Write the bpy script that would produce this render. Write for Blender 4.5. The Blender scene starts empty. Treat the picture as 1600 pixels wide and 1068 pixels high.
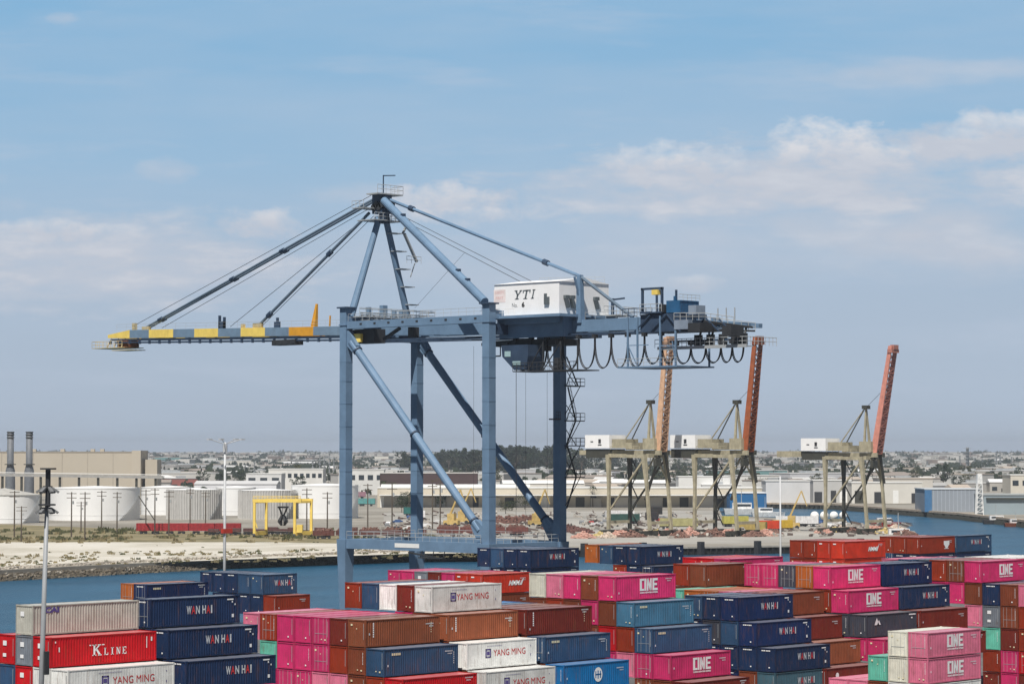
import bpy, bmesh, math, random
from mathutils import Vector, Matrix, noise
R = math.radians
S = bpy.context.scene
COL = S.collection
random.seed(7)

# ------------------------------------------------------------ camera
F = 4100.0            # focal length in photo pixels (1600 wide)
HC = 28.8             # camera height above the yard
HY = 703.0            # horizon row in the photo
PSI = R(43.5)         # angle between view direction and the containers' long axis (world X)
fwd = Vector((math.cos(PSI), math.sin(PSI), 0)); rgt = Vector((math.sin(PSI), -math.cos(PSI), 0))
cam_d = bpy.data.cameras.new('camera'); cam = bpy.data.objects.new('camera', cam_d); COL.objects.link(cam)
cam_d.sensor_width = 36; cam_d.lens = 36*F/1600; cam_d.clip_start = 1; cam_d.clip_end = 60000
cam.location = (0, 0, HC)
cam.rotation_euler = (R(90)+math.atan((HY-534)/F), 0, PSI-R(90))
S.camera = cam
S.render.resolution_x = 1024; S.render.resolution_y = 683

# ------------------------------------------------------------ sun and sky
sun_el, sun_t = R(59), R(29)                     # elevation; angle from -X towards -Y
sd = Vector((-math.cos(sun_t)*math.cos(sun_el), -math.sin(sun_t)*math.cos(sun_el), math.sin(sun_el)))
sl = bpy.data.lights.new('sun', 'SUN'); sl.energy = 5.0; sl.angle = R(0.5); sl.color = (1, .955, .89)
so = bpy.data.objects.new('sun', sl); COL.objects.link(so)
so.rotation_euler = (-sd).to_track_quat('-Z', 'Y').to_euler()
W = bpy.data.worlds.new('World'); S.world = W; W.use_nodes = True
def build_world():
    nt = W.node_tree; N = nt.nodes; L = nt.links; N.clear()
    out = N.new('ShaderNodeOutputWorld'); bg = N.new('ShaderNodeBackground'); bg.inputs[1].default_value = 0.1
    sky = N.new('ShaderNodeTexSky'); sky.sky_type = 'NISHITA'; sky.sun_disc = False
    sky.sun_elevation = sun_el; sky.sun_rotation = math.atan2(sd.x, sd.y)
    sky.air_density = 1.0; sky.dust_density = 1.2; sky.ozone_density = 1.5
    tc = N.new('ShaderNodeTexCoord')
    def M(op, a, b=None, c=None, clamp=False):
        n = N.new('ShaderNodeMath'); n.operation = op; n.use_clamp = clamp
        for i, v in enumerate((a, b, c)):
            if v is None: continue
            if isinstance(v, (int, float)): n.inputs[i].default_value = v
            else: L.new(v, n.inputs[i])
        return n.outputs[0]
    def dot(v):
        n = N.new('ShaderNodeVectorMath'); n.operation = 'DOT_PRODUCT'; L.new(tc.outputs['Generated'], n.inputs[0]); n.inputs[1].default_value = v
        return n.outputs['Value']
    df = M('MAXIMUM', dot(fwd), 0.05); u = M('DIVIDE', dot(rgt), df); e = M('DIVIDE', dot((0, 0, 1)), df)
    comb = N.new('ShaderNodeCombineXYZ'); L.new(u, comb.inputs[0]); L.new(e, comb.inputs[1])
    def noise_(sx, sy, detail, off, rough=.55):
        mp = N.new('ShaderNodeMapping'); mp.inputs['Scale'].default_value = (sx, sy, 1); mp.inputs['Location'].default_value = (off, off*.7, 0)
        L.new(comb.outputs[0], mp.inputs[0])
        n = N.new('ShaderNodeTexNoise'); n.inputs['Scale'].default_value = 1; n.inputs['Detail'].default_value = detail; n.inputs['Roughness'].default_value = rough
        L.new(mp.outputs[0], n.inputs['Vector']); return n.outputs['Fac']
    # soft veil plus a few cumulus banks, each an ellipse in direction space
    n1 = noise_(14, 40, 6, 3.1); n2 = noise_(38, 75, 8, 9.4, .6); n3 = noise_(5, 26, 4, 1.3); n5 = noise_(26, 90, 8, 6.2, .62); n6 = noise_(70, 120, 10, 2.2, .62)
    def blob(cx, cy, rx, ry, nz, k, soft=1.0, flat=None):
        a = M('DIVIDE', M('SUBTRACT', u, (cx-800)/F), rx/F); b = M('DIVIDE', M('SUBTRACT', e, (HY-cy)/F), ry/F)
        if flat: b = M('MULTIPLY', b, M('ADD', 1, M('MULTIPLY', M('LESS_THAN', b, 0), flat)))
        r = M('ADD', M('MULTIPLY', a, a), M('MULTIPLY', b, b))
        v = M('SUBTRACT', M('ADD', 1, M('MULTIPLY', M('SUBTRACT', nz, .5), k)), r)
        return M('MULTIPLY', v, soft, clamp=True)
    banks = [blob(1260, 285, 480, 78, n5, 3, 1), blob(1075, 268, 150, 34, n6, 4, 1), blob(1320, 245, 150, 44, n6, 4, 1.0),
             blob(1560, 235, 180, 60, n2, 4, 1), blob(700, 318, 150, 36, n6, 4, .8), blob(150, 410, 430, 85, n5, 3, .85), blob(1000, 400, 700, 60, n1, 4, .35),
             blob(110, 365, 180, 24, n6, 4, .8), blob(410, 350, 75, 28, n6, 4, .8), blob(1480, 110, 230, 26, n1, 5, .45), blob(560, 300, 100, 20, n2, 4, .3),
             blob(1450, 370, 300, 60, n1, 5, .5), blob(250, 265, 50, 22, n2, 5, .3), blob(1090, 445, 90, 14, n2, 4, .6), blob(95, 28, 30, 12, n2, 4, .35),
             blob(-300, 300, 300, 60, n1, 5, .7), blob(2000, 260, 300, 60, n1, 5, .7)]
    acc = banks[0]
    for b in banks[1:]: acc = M('MAXIMUM', acc, b)
    tops = None
    for (cx, cy, rx, ry, k) in ((1050, 250, 110, 26, .9), (1140, 262, 60, 16, .6), (1290, 222, 85, 34, 1), (1250, 240, 50, 26, .9), (1375, 240, 60, 24, .8), (1575, 196, 85, 28, .9), (1510, 215, 45, 18, .6), (690, 312, 85, 24, .6), (745, 334, 50, 12, .6), (60, 356, 70, 15, .55), (170, 362, 70, 13, .5), (415, 342, 55, 18, .45), (1090, 440, 40, 9, .4), (-300, 260, 200, 20, .6)):
        t = M('MULTIPLY', blob(cx, cy, rx*1.12, ry*1.2, n6, 4.5, k*.75), M('ADD', .42, M('MULTIPLY', M('SUBTRACT', e, (HY-cy)/F), F/ry*.75), clamp=True)); tops = t if tops is None else M('MAXIMUM', tops, t)
    veil = M('MULTIPLY', M('SUBTRACT', n3, .42), 1.3, clamp=True)
    low = M('SUBTRACT', 1, M('MULTIPLY', e, 9.5), clamp=True)        # haze layer near the horizon
    # sky base: nishita, shifted towards the photo's clear blue
    gm = N.new('ShaderNodeMix'); gm.data_type = 'RGBA'; gm.blend_type = 'MULTIPLY'; gm.inputs[0].default_value = 1
    L.new(sky.outputs[0], gm.inputs['A']); gm.inputs['B'].default_value = (0.24, 0.27, 0.29, 1)
    def mix(fac, a, col):
        m = N.new('ShaderNodeMix'); m.data_type = 'RGBA'
        if isinstance(fac, (int, float)): m.inputs[0].default_value = fac
        else: L.new(fac, m.inputs[0])
        L.new(a, m.inputs['A']); m.inputs['B'].default_value = (*col, 1); return m.outputs['Result']
    rmp = N.new('ShaderNodeValToRGB'); L.new(M('MULTIPLY', e, 5, clamp=True), rmp.inputs[0])
    stops = ((0, (.415, .487, .590)), (.31, (.395, .495, .625)), (.55, (.315, .485, .665)), (.86, (.225, .440, .665)))
    rmp.color_ramp.elements[0].position = 0; rmp.color_ramp.elements[0].color = (*stops[0][1], 1)
    rmp.color_ramp.elements[1].position = .86; rmp.color_ramp.elements[1].color = (*stops[3][1], 1)
    for p_, c_ in stops[1:3]: el_ = rmp.color_ramp.elements.new(p_); el_.color = (*c_, 1)
    sc = N.new('ShaderNodeVectorMath'); sc.operation = 'SCALE'; L.new(rmp.outputs[0], sc.inputs[0]); sc.inputs['Scale'].default_value = 10
    hm0 = N.new('ShaderNodeMix'); hm0.data_type = 'RGBA'; hm0.inputs[0].default_value = .92; L.new(gm.outputs['Result'], hm0.inputs['A']); L.new(sc.outputs[0], hm0.inputs['B'])
    c2 = hm0.outputs['Result']
    zen = M('MULTIPLY', M('SUBTRACT', e, .22), 5, clamp=True)
    n4 = noise_(9, 60, 7, 5.5, .6)
    c2 = mix(M('MULTIPLY', M('SUBTRACT', n3, .40), 1.5, clamp=True), c2, (4.2, 5.1, 6.3))
    c2 = mix(M('MULTIPLY', M('SUBTRACT', n4, .54), 2.0, clamp=True), c2, (4.6, 5.3, 6.4))
    c3 = mix(M('MULTIPLY', acc, .92), c2, (5.05, 5.35, 6.05))
    c3 = mix(M('MULTIPLY', M('MULTIPLY', acc, M('SUBTRACT', n5, .5)), 2.4, clamp=True), c3, (6.3, 6.5, 7.0))
    c4 = mix(M('MULTIPLY', tops, .9), c3, (7.0, 7.0, 7.2))
    zm = N.new('ShaderNodeMix'); zm.data_type = 'RGBA'; L.new(zen, zm.inputs[0]); L.new(c4, zm.inputs['A']); L.new(gm.outputs['Result'], zm.inputs['B'])
    L.new(zm.outputs['Result'], bg.inputs[0]); L.new(bg.outputs[0], out.inputs[0])
build_world()
S.view_settings.view_transform = 'Standard'; S.view_settings.look = 'None'
S.view_settings.exposure = 0.14; S.view_settings.gamma = 1
S.cycles.volume_bounces = 0; S.cycles.max_bounces = 6

# ------------------------------------------------------------ pixel helpers (a pixel column and a real depth give a place)
def at(px, D, z=0): p = fwd*D + rgt*((px-800)/F*D); return Vector((p.x, p.y, z))
def dep(py, z=0): return F*(HC-z)/(py-HY)
def G(px, py, z=0): return at(px, dep(py, z), z)
FACE = PSI-R(90)      # rotation so that local +X runs to the camera's right and +Y away

# ------------------------------------------------------------ materials
MATS = {}
def mat(name, col=(.5, .5, .5), rough=.6, metal=0, var=.12, scale=.6, objcol=False, bump=0, streak=0, stain=(.16, .07, .03), alpha=1, spec=.5):
    if name in MATS: return MATS[name]
    m = bpy.data.materials.new(name); m.use_nodes = True; nt = m.node_tree; N = nt.nodes; L = nt.links
    b = N['Principled BSDF']; b.inputs['Roughness'].default_value = rough; b.inputs['Metallic'].default_value = metal
    b.inputs['Specular IOR Level'].default_value = spec
    if objcol:
        oi = N.new('ShaderNodeObjectInfo'); base = oi.outputs['Color']; rnd = oi.outputs['Random']
    else:
        rg = N.new('ShaderNodeRGB'); rg.outputs[0].default_value = (*col, 1); base = rg.outputs[0]
        oi = N.new('ShaderNodeObjectInfo'); rnd = oi.outputs['Random']
    tc = N.new('ShaderNodeTexCoord'); off = N.new('ShaderNodeVectorMath'); off.operation = 'ADD'
    cx = N.new('ShaderNodeCombineXYZ'); mm = N.new('ShaderNodeMath'); mm.operation = 'MULTIPLY'; mm.inputs[1].default_value = 90
    L.new(rnd, mm.inputs[0]); L.new(mm.outputs[0], cx.inputs[0]); L.new(mm.outputs[0], cx.inputs[1])
    L.new(tc.outputs['Object'], off.inputs[0]); L.new(cx.outputs[0], off.inputs[1])
    no = N.new('ShaderNodeTexNoise'); no.inputs['Scale'].default_value = scale; no.inputs['Detail'].default_value = 6; no.inputs['Roughness'].default_value = .65
    L.new(off.outputs[0], no.inputs['Vector'])
    mr = N.new('ShaderNodeMapRange'); mr.inputs['From Min'].default_value = .3; mr.inputs['From Max'].default_value = .7
    mr.inputs['To Min'].default_value = 1-var; mr.inputs['To Max'].default_value = 1+var; L.new(no.outputs['Fac'], mr.inputs['Value'])
    vm = N.new('ShaderNodeVectorMath'); vm.operation = 'SCALE'; L.new(base, vm.inputs[0]); L.new(mr.outputs[0], vm.inputs['Scale'])
    c = vm.outputs[0]
    if streak:
        mp = N.new('ShaderNodeMapping'); mp.inputs['Scale'].default_value = (2.2, 2.2, .35); L.new(off.outputs[0], mp.inputs[0])
        n2 = N.new('ShaderNodeTexNoise'); n2.inputs['Scale'].default_value = 1.3; n2.inputs['Detail'].default_value = 8; n2.inputs['Roughness'].default_value = .7
        L.new(mp.outputs[0], n2.inputs['Vector'])
        r2 = N.new('ShaderNodeMapRange'); r2.inputs['From Min'].default_value = .53; r2.inputs['From Max'].default_value = .78; r2.inputs['To Max'].default_value = streak
        L.new(n2.outputs['Fac'], r2.inputs['Value'])
        mx = N.new('ShaderNodeMix'); mx.data_type = 'RGBA'; L.new(r2.outputs[0], mx.inputs[0]); L.new(c, mx.inputs['A']); mx.inputs['B'].default_value = (*stain, 1); c = mx.outputs['Result']
    L.new(c, b.inputs['Base Color'])
    if bump:
        bp = N.new('ShaderNodeBump'); bp.inputs['Strength'].default_value = bump; bp.inputs['Distance'].default_value = .05
        L.new(no.outputs['Fac'], bp.inputs['Height']); L.new(bp.outputs[0], b.inputs['Normal'])
    MATS[name] = m; return m

BLUE = mat('crane_blue', (.145, .232, .345), .5, var=.14, scale=.35, streak=.35, stain=(.10, .16, .24), spec=.3)
DKBL = mat('dark_blue', (.03, .055, .10), .6, var=.2)
YEL = mat('yellow_paint', (.84, .62, .14), .5, var=.12, streak=.3)
STEEL = mat('galvanised', (.36, .38, .39), .5, var=.12, metal=.0)
DARK = mat('dark_metal', (.03, .032, .036), .6, var=.2)
CABLE = mat('cable_black', (.025, .025, .028), .7)
WHITE = mat('white_paint', (.80, .80, .78), .5, var=.05, streak=.12, stain=(.45, .42, .36))
OBJ = mat('painted_steel', objcol=True, rough=.6, var=.20, scale=.7, streak=.7, spec=.2, bump=.35)
OBJR = mat('roof_steel', objcol=True, rough=.42, var=.12, scale=.3, streak=.3, stain=(.3, .2, .16), spec=.5)
OBJM = mat('matte_wall', objcol=True, rough=.85, var=.1, scale=.05)
LETW = mat('white_lettering', (.82, .82, .82), .5, var=.05)
LETG = mat('worn_white_lettering', (.58, .60, .63), .6, var=.3, scale=2)
LETR = mat('red_lettering', (.55, .03, .03), .5, var=.05)
LETD = mat('dark_lettering', (.05, .06, .12), .5, var=.05)
LETP = mat('purple_lettering', (.10, .07, .26), .5, var=.05)
LABEL = mat('pale_label', (.75, .68, .45), .5, var=.05)
GLASS = mat('window_glass', (.03, .04, .05), .15, var=.05)
LEAF = mat('leaf', objcol=True, rough=.8, var=.45, scale=.8, spec=.15)
BARK = mat('bark', (.10, .08, .06), .9)
ROCK = mat('rock', (.26, .235, .20), .9, var=.45, scale=.5)
RUSTM = mat('rusty_scrap', objcol=True, rough=.85, var=.35, scale=1.2)

# ------------------------------------------------------------ mesh builder
class MB:
    def __init__(s): s.v = []; s.f = []
    def add(s, vs, fs):
        o = len(s.v); s.v += [tuple(v) for v in vs]; s.f += [tuple(i+o for i in f) for f in fs]; return s
    def box(s, x0, x1, y0, y1, z0, z1):
        return s.add([(x0,y0,z0),(x1,y0,z0),(x1,y1,z0),(x0,y1,z0),(x0,y0,z1),(x1,y0,z1),(x1,y1,z1),(x0,y1,z1)],
                     [(0,3,2,1),(4,5,6,7),(0,1,5,4),(1,2,6,5),(2,3,7,6),(3,0,4,7)])
    def beam(s, a, b, w, h=None, w2=None, h2=None, up=(0,0,1)):
        a = Vector(a); b = Vector(b); h = h or w; w2 = w2 or w; h2 = h2 or h
        d = (b-a).normalized(); up = Vector(up)
        if abs(d.dot(up)) > .97: up = Vector((0,1,0))
        x = d.cross(up).normalized(); y = x.cross(d)
        vs = [p+x*(i*ww/2)+y*(j*hh/2) for p, ww, hh in ((a,w,h),(b,w2,h2)) for i, j in ((-1,-1),(1,-1),(1,1),(-1,1))]
        return s.add(vs, [(0,1,2,3),(7,6,5,4),(0,4,5,1),(1,5,6,2),(2,6,7,3),(3,7,4,0)])
    def tube(s, a, b, r, r2=None, n=8, caps=True):
        a = Vector(a); b = Vector(b); r2 = r if r2 is None else r2
        d = (b-a).normalized(); up = Vector((0,0,1)) if abs(d.z) < .9 else Vector((0,1,0))
        x = d.cross(up).normalized(); y = x.cross(d)
        vs = []
        for p, q in ((a, r), (b, r2)):
            for i in range(n):
                t = 2*math.pi*i/n; vs.append(p+x*(q*math.cos(t))+y*(q*math.sin(t)))
        fs = [(i, (i+1)%n, n+(i+1)%n, n+i) for i in range(n)]
        if caps: fs += [tuple(range(n))[::-1], tuple(range(n, 2*n))]
        return s.add(vs, fs)
    def path(s, pts, r, n=5):
        for a, b in zip(pts[:-1], pts[1:]): s.tube(a, b, r, n=n, caps=False)
        return s
    def lathe(s, c, prof, n=32):
        vs = []
        for r, z in prof:
            for i in range(n):
                t = 2*math.pi*i/n; vs.append((c[0]+r*math.cos(t), c[1]+r*math.sin(t), c[2]+z))
        fs = []
        for k in range(len(prof)-1):
            for i in range(n):
                j = (i+1)%n; fs.append((k*n+i, k*n+j, (k+1)*n+j, (k+1)*n+i))
        fs.append(tuple((len(prof)-1)*n+i for i in range(n)))
        return s.add(vs, fs)
    def rail(s, pts, h=1.1, step=1.6, r=.035):
        for a, b in zip(pts[:-1], pts[1:]):
            a = Vector(a); b = Vector(b); L = (b-a).length; n = max(1, int(L/step)); u = Vector((0,0,h))
            s.tube(a+u, b+u, r, n=4, caps=False); s.tube(a+u*.5, b+u*.5, r*.8, n=4, caps=False)
            for i in range(n+1): p = a+(b-a)*(i/n); s.tube(p, p+u, r, n=4, caps=False)
        return s
    def mesh(s, name):
        me = bpy.data.meshes.new(name); me.from_pydata(s.v, [], s.f); me.update(); return me
    def build(s, name, m, parent=None, smooth=False, loc=None):
        me = s.mesh(name); me.materials.append(m)
        if smooth:
            for p in me.polygons: p.use_smooth = len(p.vertices) <= 4
        return link(name, me, parent, loc)
def link(name, me, parent=None, loc=None):
    o = bpy.data.objects.new(name, me); COL.objects.link(o)
    if parent: o.parent = parent
    if loc is not None: o.location = loc
    return o
def tag(o, label=None, cat=None, group=None, kind=None):
    if label: o['label'] = label
    if cat: o['category'] = cat
    if group: o['group'] = group
    if kind: o['kind'] = kind
    return o
def root(name, loc, rz, label, cat, group=None):
    o = bpy.data.objects.new(name, None); COL.objects.link(o); o.location = loc; o.rotation_euler.z = rz
    return tag(o, label, cat, group)
def copy_tree(o, parent=None):
    c = o.copy(); COL.objects.link(c)
    if parent: c.parent = parent
    for ch in list(o.children): copy_tree(ch, c)
    return c
def paint(o, col):
    o.color = (*col, 1)
    for ch in o.children: paint(ch, col)

TXT = {}
def text_mesh(s, size, mt, extr=.0, shear=0, width=None, bold=0.0):
    """text as a mesh in the XZ plane (facing -Y), centred on x, base at z=0, real width given"""
    key = (s, size, mt.name, shear, width, bold)
    if key in TXT: return TXT[key]
    c = bpy.data.curves.new('t', 'FONT'); c.body = s; c.size = size; c.shear = shear; c.offset = bold; c.resolution_u = 3
    o = bpy.data.objects.new('t', c); COL.objects.link(o); bpy.context.view_layer.update()
    me = bpy.data.meshes.new_from_object(o.evaluated_get(bpy.context.evaluated_depsgraph_get())); bpy.data.objects.remove(o)
    xs = [v.co.x for v in me.vertices]; ys = [v.co.y for v in me.vertices]
    x0, x1, y0, y1 = min(xs), max(xs), min(ys), max(ys); k = (width/(x1-x0)) if width else 1; kz = size/(y1-y0)
    for v in me.vertices: v.co = ((v.co.x-(x0+x1)/2)*k, 0, (v.co.y-y0)*kz)
    me.materials.clear(); me.materials.append(mt); TXT[key] = me; return me
def quads(mb, qs, ox, oz, sx, sz, y=0, sh=0):
    for q in qs:
        vs = [(ox+(p[0]+sh*p[1])*sx, y, oz+p[1]*sz) for p in q]; mb.add(vs, [tuple(range(len(vs)))])
def rc(a, b, c, d): return [(a, c), (b, c), (b, d), (a, d)]
GL = {  # slab-serif glyphs in a unit box
 'K': [rc(.14,.34,0,1), rc(.02,.46,0,.09), rc(.02,.46,.91,1), [(.34,.42),(.34,.60),(.74,.95),(.92,.95)], [(.40,.52),(.55,.64),(1.0,.05),(.74,.05)], rc(.62,1.0,.91,1), rc(.66,1.06,0,.09)],
 'L': [rc(.16,.36,0,1), rc(.04,.48,.9,1), rc(.04,.92,0,.12), rc(.82,.92,.1,.34)],
 'I': [rc(.38,.62,0,1), rc(.2,.8,0,.1), rc(.2,.8,.9,1)],
 'N': [rc(.12,.26,0,1), rc(.76,.88,0,1), [(.12,1),(.34,1),(.88,0),(.66,0)], rc(.02,.36,0,.09), rc(.66,.98,.91,1), rc(.0,.2,.91,1)],
 'E': [rc(.14,.34,0,1), rc(.04,.88,.88,1), rc(.04,.9,0,.12), rc(.3,.66,.45,.57), rc(.78,.88,.7,.9), rc(.8,.9,.1,.32)],
 'Y': [rc(.40,.60,0,.5), [(.08,.95),(.30,.95),(.60,.46),(.44,.42)], [(.74,.95),(.92,.95),(.60,.42),(.48,.5)], rc(.0,.38,.91,1), rc(.64,1,.91,1), rc(.24,.76,0,.09)],
 'T': [rc(.40,.60,0,1), rc(.02,.98,.86,1), rc(.02,.14,.66,.88), rc(.86,.98,.66,.88), rc(.24,.76,0,.09)],
}
# ============================================================ SETTING
# yard ground, water, far land
QY = at(541, 410).y + 6.5        # quay edge line (parallel to world X), just beyond the crane's waterside legs
def ground_mat(name, c1, c2, scale, rough=.9, c3=None):
    m = bpy.data.materials.new(name); m.use_nodes = True; N = m.node_tree.nodes; L = m.node_tree.links; b = N['Principled BSDF']
    b.inputs['Roughness'].default_value = rough; b.inputs['Specular IOR Level'].default_value = .2
    tc = N.new('ShaderNodeTexCoord'); n = N.new('ShaderNodeTexNoise'); n.inputs['Scale'].default_value = scale; n.inputs['Detail'].default_value = 8; n.inputs['Roughness'].default_value = .7
    L.new(tc.outputs['Object'], n.inputs['Vector']); r = N.new('ShaderNodeValToRGB'); L.new(n.outputs['Fac'], r.inputs[0])
    r.color_ramp.elements[0].position = .38; r.color_ramp.elements[1].position = .62
    r.color_ramp.elements[0].color = (*c1, 1); r.color_ramp.elements[1].color = (*c2, 1)
    if c3: e = r.color_ramp.elements.new(.5); e.color = (*c3, 1)
    L.new(r.outputs[0], b.inputs['Base Color']); return m
yard_m = ground_mat('yard_asphalt', (.10, .10, .10), (.17, .165, .16), .08)
MB().box(-300, 1200, -500, QY, -6, 0).build('yard_ground', yard_m)['kind'] = 'structure'

def water_mat():
    m = bpy.data.materials.new('harbour_water'); m.use_nodes = True; N = m.node_tree.nodes; L = m.node_tree.links; b = N['Principled BSDF']
    b.inputs['Roughness'].default_value = .28; b.inputs['IOR'].default_value = 1.33; b.inputs['Specular IOR Level'].default_value = .42
    tc = N.new('ShaderNodeTexCoord'); mp = N.new('ShaderNodeMapping'); mp.inputs['Rotation'].default_value = (0, 0, R(25)); mp.inputs['Scale'].default_value = (1, 2.2, 1)
    L.new(tc.outputs['Object'], mp.inputs[0])
    n = N.new('ShaderNodeTexNoise'); n.inputs['Scale'].default_value = .35; n.inputs['Detail'].default_value = 8; n.inputs['Roughness'].default_value = .6; L.new(mp.outputs[0], n.inputs['Vector'])
    big = N.new('ShaderNodeTexNoise'); big.inputs['Scale'].default_value = .022; big.inputs['Detail'].default_value = 4; L.new(mp.outputs[0], big.inputs['Vector'])
    r = N.new('ShaderNodeValToRGB'); L.new(big.outputs['Fac'], r.inputs[0]); r.color_ramp.elements[0].position = .35; r.color_ramp.elements[1].position = .65
    r.color_ramp.elements[0].color = (.008, .055, .105, 1); r.color_ramp.elements[1].color = (.016, .085, .155, 1)
    L.new(r.outputs[0], b.inputs['Base Color'])
    bp = N.new('ShaderNodeBump'); bp.inputs['Strength'].default_value = .9; bp.inputs['Distance'].default_value = .9; L.new(n.outputs['Fac'], bp.inputs['Height']); L.new(bp.outputs[0], b.inputs['Normal'])
    return m
WZ = -2.5
wm = MB(); wm.add([(-6000, QY-2, WZ), (8000, QY-2, WZ), (8000, 9000, WZ), (-6000, 9000, WZ)], [(0, 1, 2, 3)])
wm.build('water', water_mat())['kind'] = 'structure'

shore = [(-1500, 985), (-700, 945), (-300, 921), (0, 906), (120, 899), (250, 892), (430, 883), (530, 880), (640, 875), (740, 871), (880, 869)]
wharf = [(890, 869), (1258, 863), (1395, 858), (1436, 851)]
back = [(1428, 829), (1300, 812), (1215, 808), (1128, 805)]
bank = [(1118, 792), (1300, 795), (1400, 803), (1500, 811), (1600, 823), (1800, 850), (2300, 910), (3000, 980)]
edge = [at(x, dep(y, WZ)) for x, y in shore+wharf] + [G(x, y) for x, y in back] + [at(x, dep(y, WZ)) for x, y in bank]
far = [at(5200, 3000), at(5200, 13000), at(-3600, 13000), at(-4500, 2500)]
def poly_sheet(name, pts, z, m, skirt=None):
    bm = bmesh.new(); vs = [bm.verts.new((p.x, p.y, z)) for p in pts]
    es = [bm.edges.new((vs[i], vs[(i+1) % len(vs)])) for i in range(len(vs))]
    bmesh.ops.triangle_fill(bm, edges=es, use_beauty=True)
    for f in bm.faces:
        if f.normal.z < 0: f.normal_flip()
    if skirt:
        low = [bm.verts.new((p.x, p.y, skirt)) for p in pts]
        for i in range(len(vs)):
            j = (i+1) % len(vs); bm.faces.new((vs[i], low[i], low[j], vs[j]))
    me = bpy.data.meshes.new(name); bm.to_mesh(me); bm.free(); me.materials.append(m)
    o = link(name, me); o['kind'] = 'structure'; return o
far_m = ground_mat('far_ground', (.20, .185, .155), (.33, .31, .27), .02, c3=(.27, .25, .215))
poly_sheet('far_land', edge+far, 0, far_m, -6)
# sandy flat on the left, scrubby strip behind it, darker railway yard behind that
sand = ground_mat('sand', (.43, .40, .33), (.60, .57, .51), .03, c3=(.54, .51, .44))
poly_sheet('sand_flat', [at(x, dep(y)) for x, y in ((-900, 925), (-300, 897), (0, 887), (250, 877), (430, 871), (640, 864), (860, 862), (830, 852), (640, 850), (430, 846), (0, 846), (-900, 862))], .004, sand)
brn = ground_mat('brown_earth', (.13, .115, .06), (.30, .25, .15), .06, c3=(.22, .19, .11))
poly_sheet('earth_strip', [at(x, dep(y)) for x, y in ((-900, 862), (0, 846), (430, 846), (640, 850), (700, 846), (640, 838), (430, 834), (0, 818), (-900, 822))], .008, brn)
con = ground_mat('dock_concrete', (.27, .26, .235), (.40, .385, .35), .015, c3=(.345, .33, .30))
poly_sheet('dock_paving', [at(x, dep(y)) for x, y in ((600, 838), (700, 847), (880, 852), (1258, 846), (1395, 842), (1415, 836), (1290, 814), (1120, 808), (1112, 797), (600, 800))], .012, con)
# far terrain rising to the skyline
def hz(D, u):
    t = min(1, max(0, (D-2600)/6500)); t = t*t*(3-2*t)
    return -1.5 + t*(14 + 5*noise.noise(Vector((u*9, D/4000, 0))))
hm = MB(); cols = 60; Ds = [2300*(1.1**i) for i in range(19)]
for D in Ds:
    for i in range(cols+1):
        u = -.5+i/cols; p = fwd*D+rgt*(u*D); hm.v.append((p.x, p.y, hz(D, u)))
for k in range(len(Ds)-1):
    for i in range(cols): a = k*(cols+1)+i; hm.f.append((a, a+1, a+cols+2, a+cols+1))
hm.build('hills', ground_mat('hill_ground', (.06, .075, .045), (.25, .24, .20), .006, c3=(.13, .135, .10)), smooth=True)['kind'] = 'structure'

# ============================================================ CONTAINERS
CH, CW, RP = 2.54, 2.40, 2.50          # height, width, row pitch
TH = 2.6
PAL = {'M': ((.56,.028,.135), 'magenta'), 'P': ((.66,.17,.27), 'light pink'), 'W': ((.76,.76,.73), 'white'), 'C': ((.66,.64,.54), 'cream'),
       'E': ((.50,.49,.43), 'weathered off-white'), 'N': ((.010,.026,.075), 'navy blue'), 'V': ((.008,.022,.085), 'deep blue'), 'B': ((.030,.075,.155), 'steel blue'), 'S': ((.055,.16,.26), 'faded sky blue'),
       'T': ((.27,.078,.034), 'orange brown'), 'R': ((.26,.03,.010), 'rust red'), 'K': ((.17,.022,.014), 'dark red-brown'), 'D': ((.19,.046,.02), 'chestnut brown'),
       'X': ((.50,.006,.012), 'bright red'), 'H': ((.52,.035,.014), 'orange red'), 'G': ((.13,.48,.36), 'mint green'), 'Y': ((.10,.125,.155), 'slate grey'),
       'O': ((.42,.11,.02), 'orange'), 'A': ((.006,.16,.42), 'azure blue'), 'U': ((.05,.055,.075), 'charcoal grey'), 'Q': ((.06,.13,.17), 'faded teal'), 'Z': ((.17,.19,.22), 'grey')}
CM = {}
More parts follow.
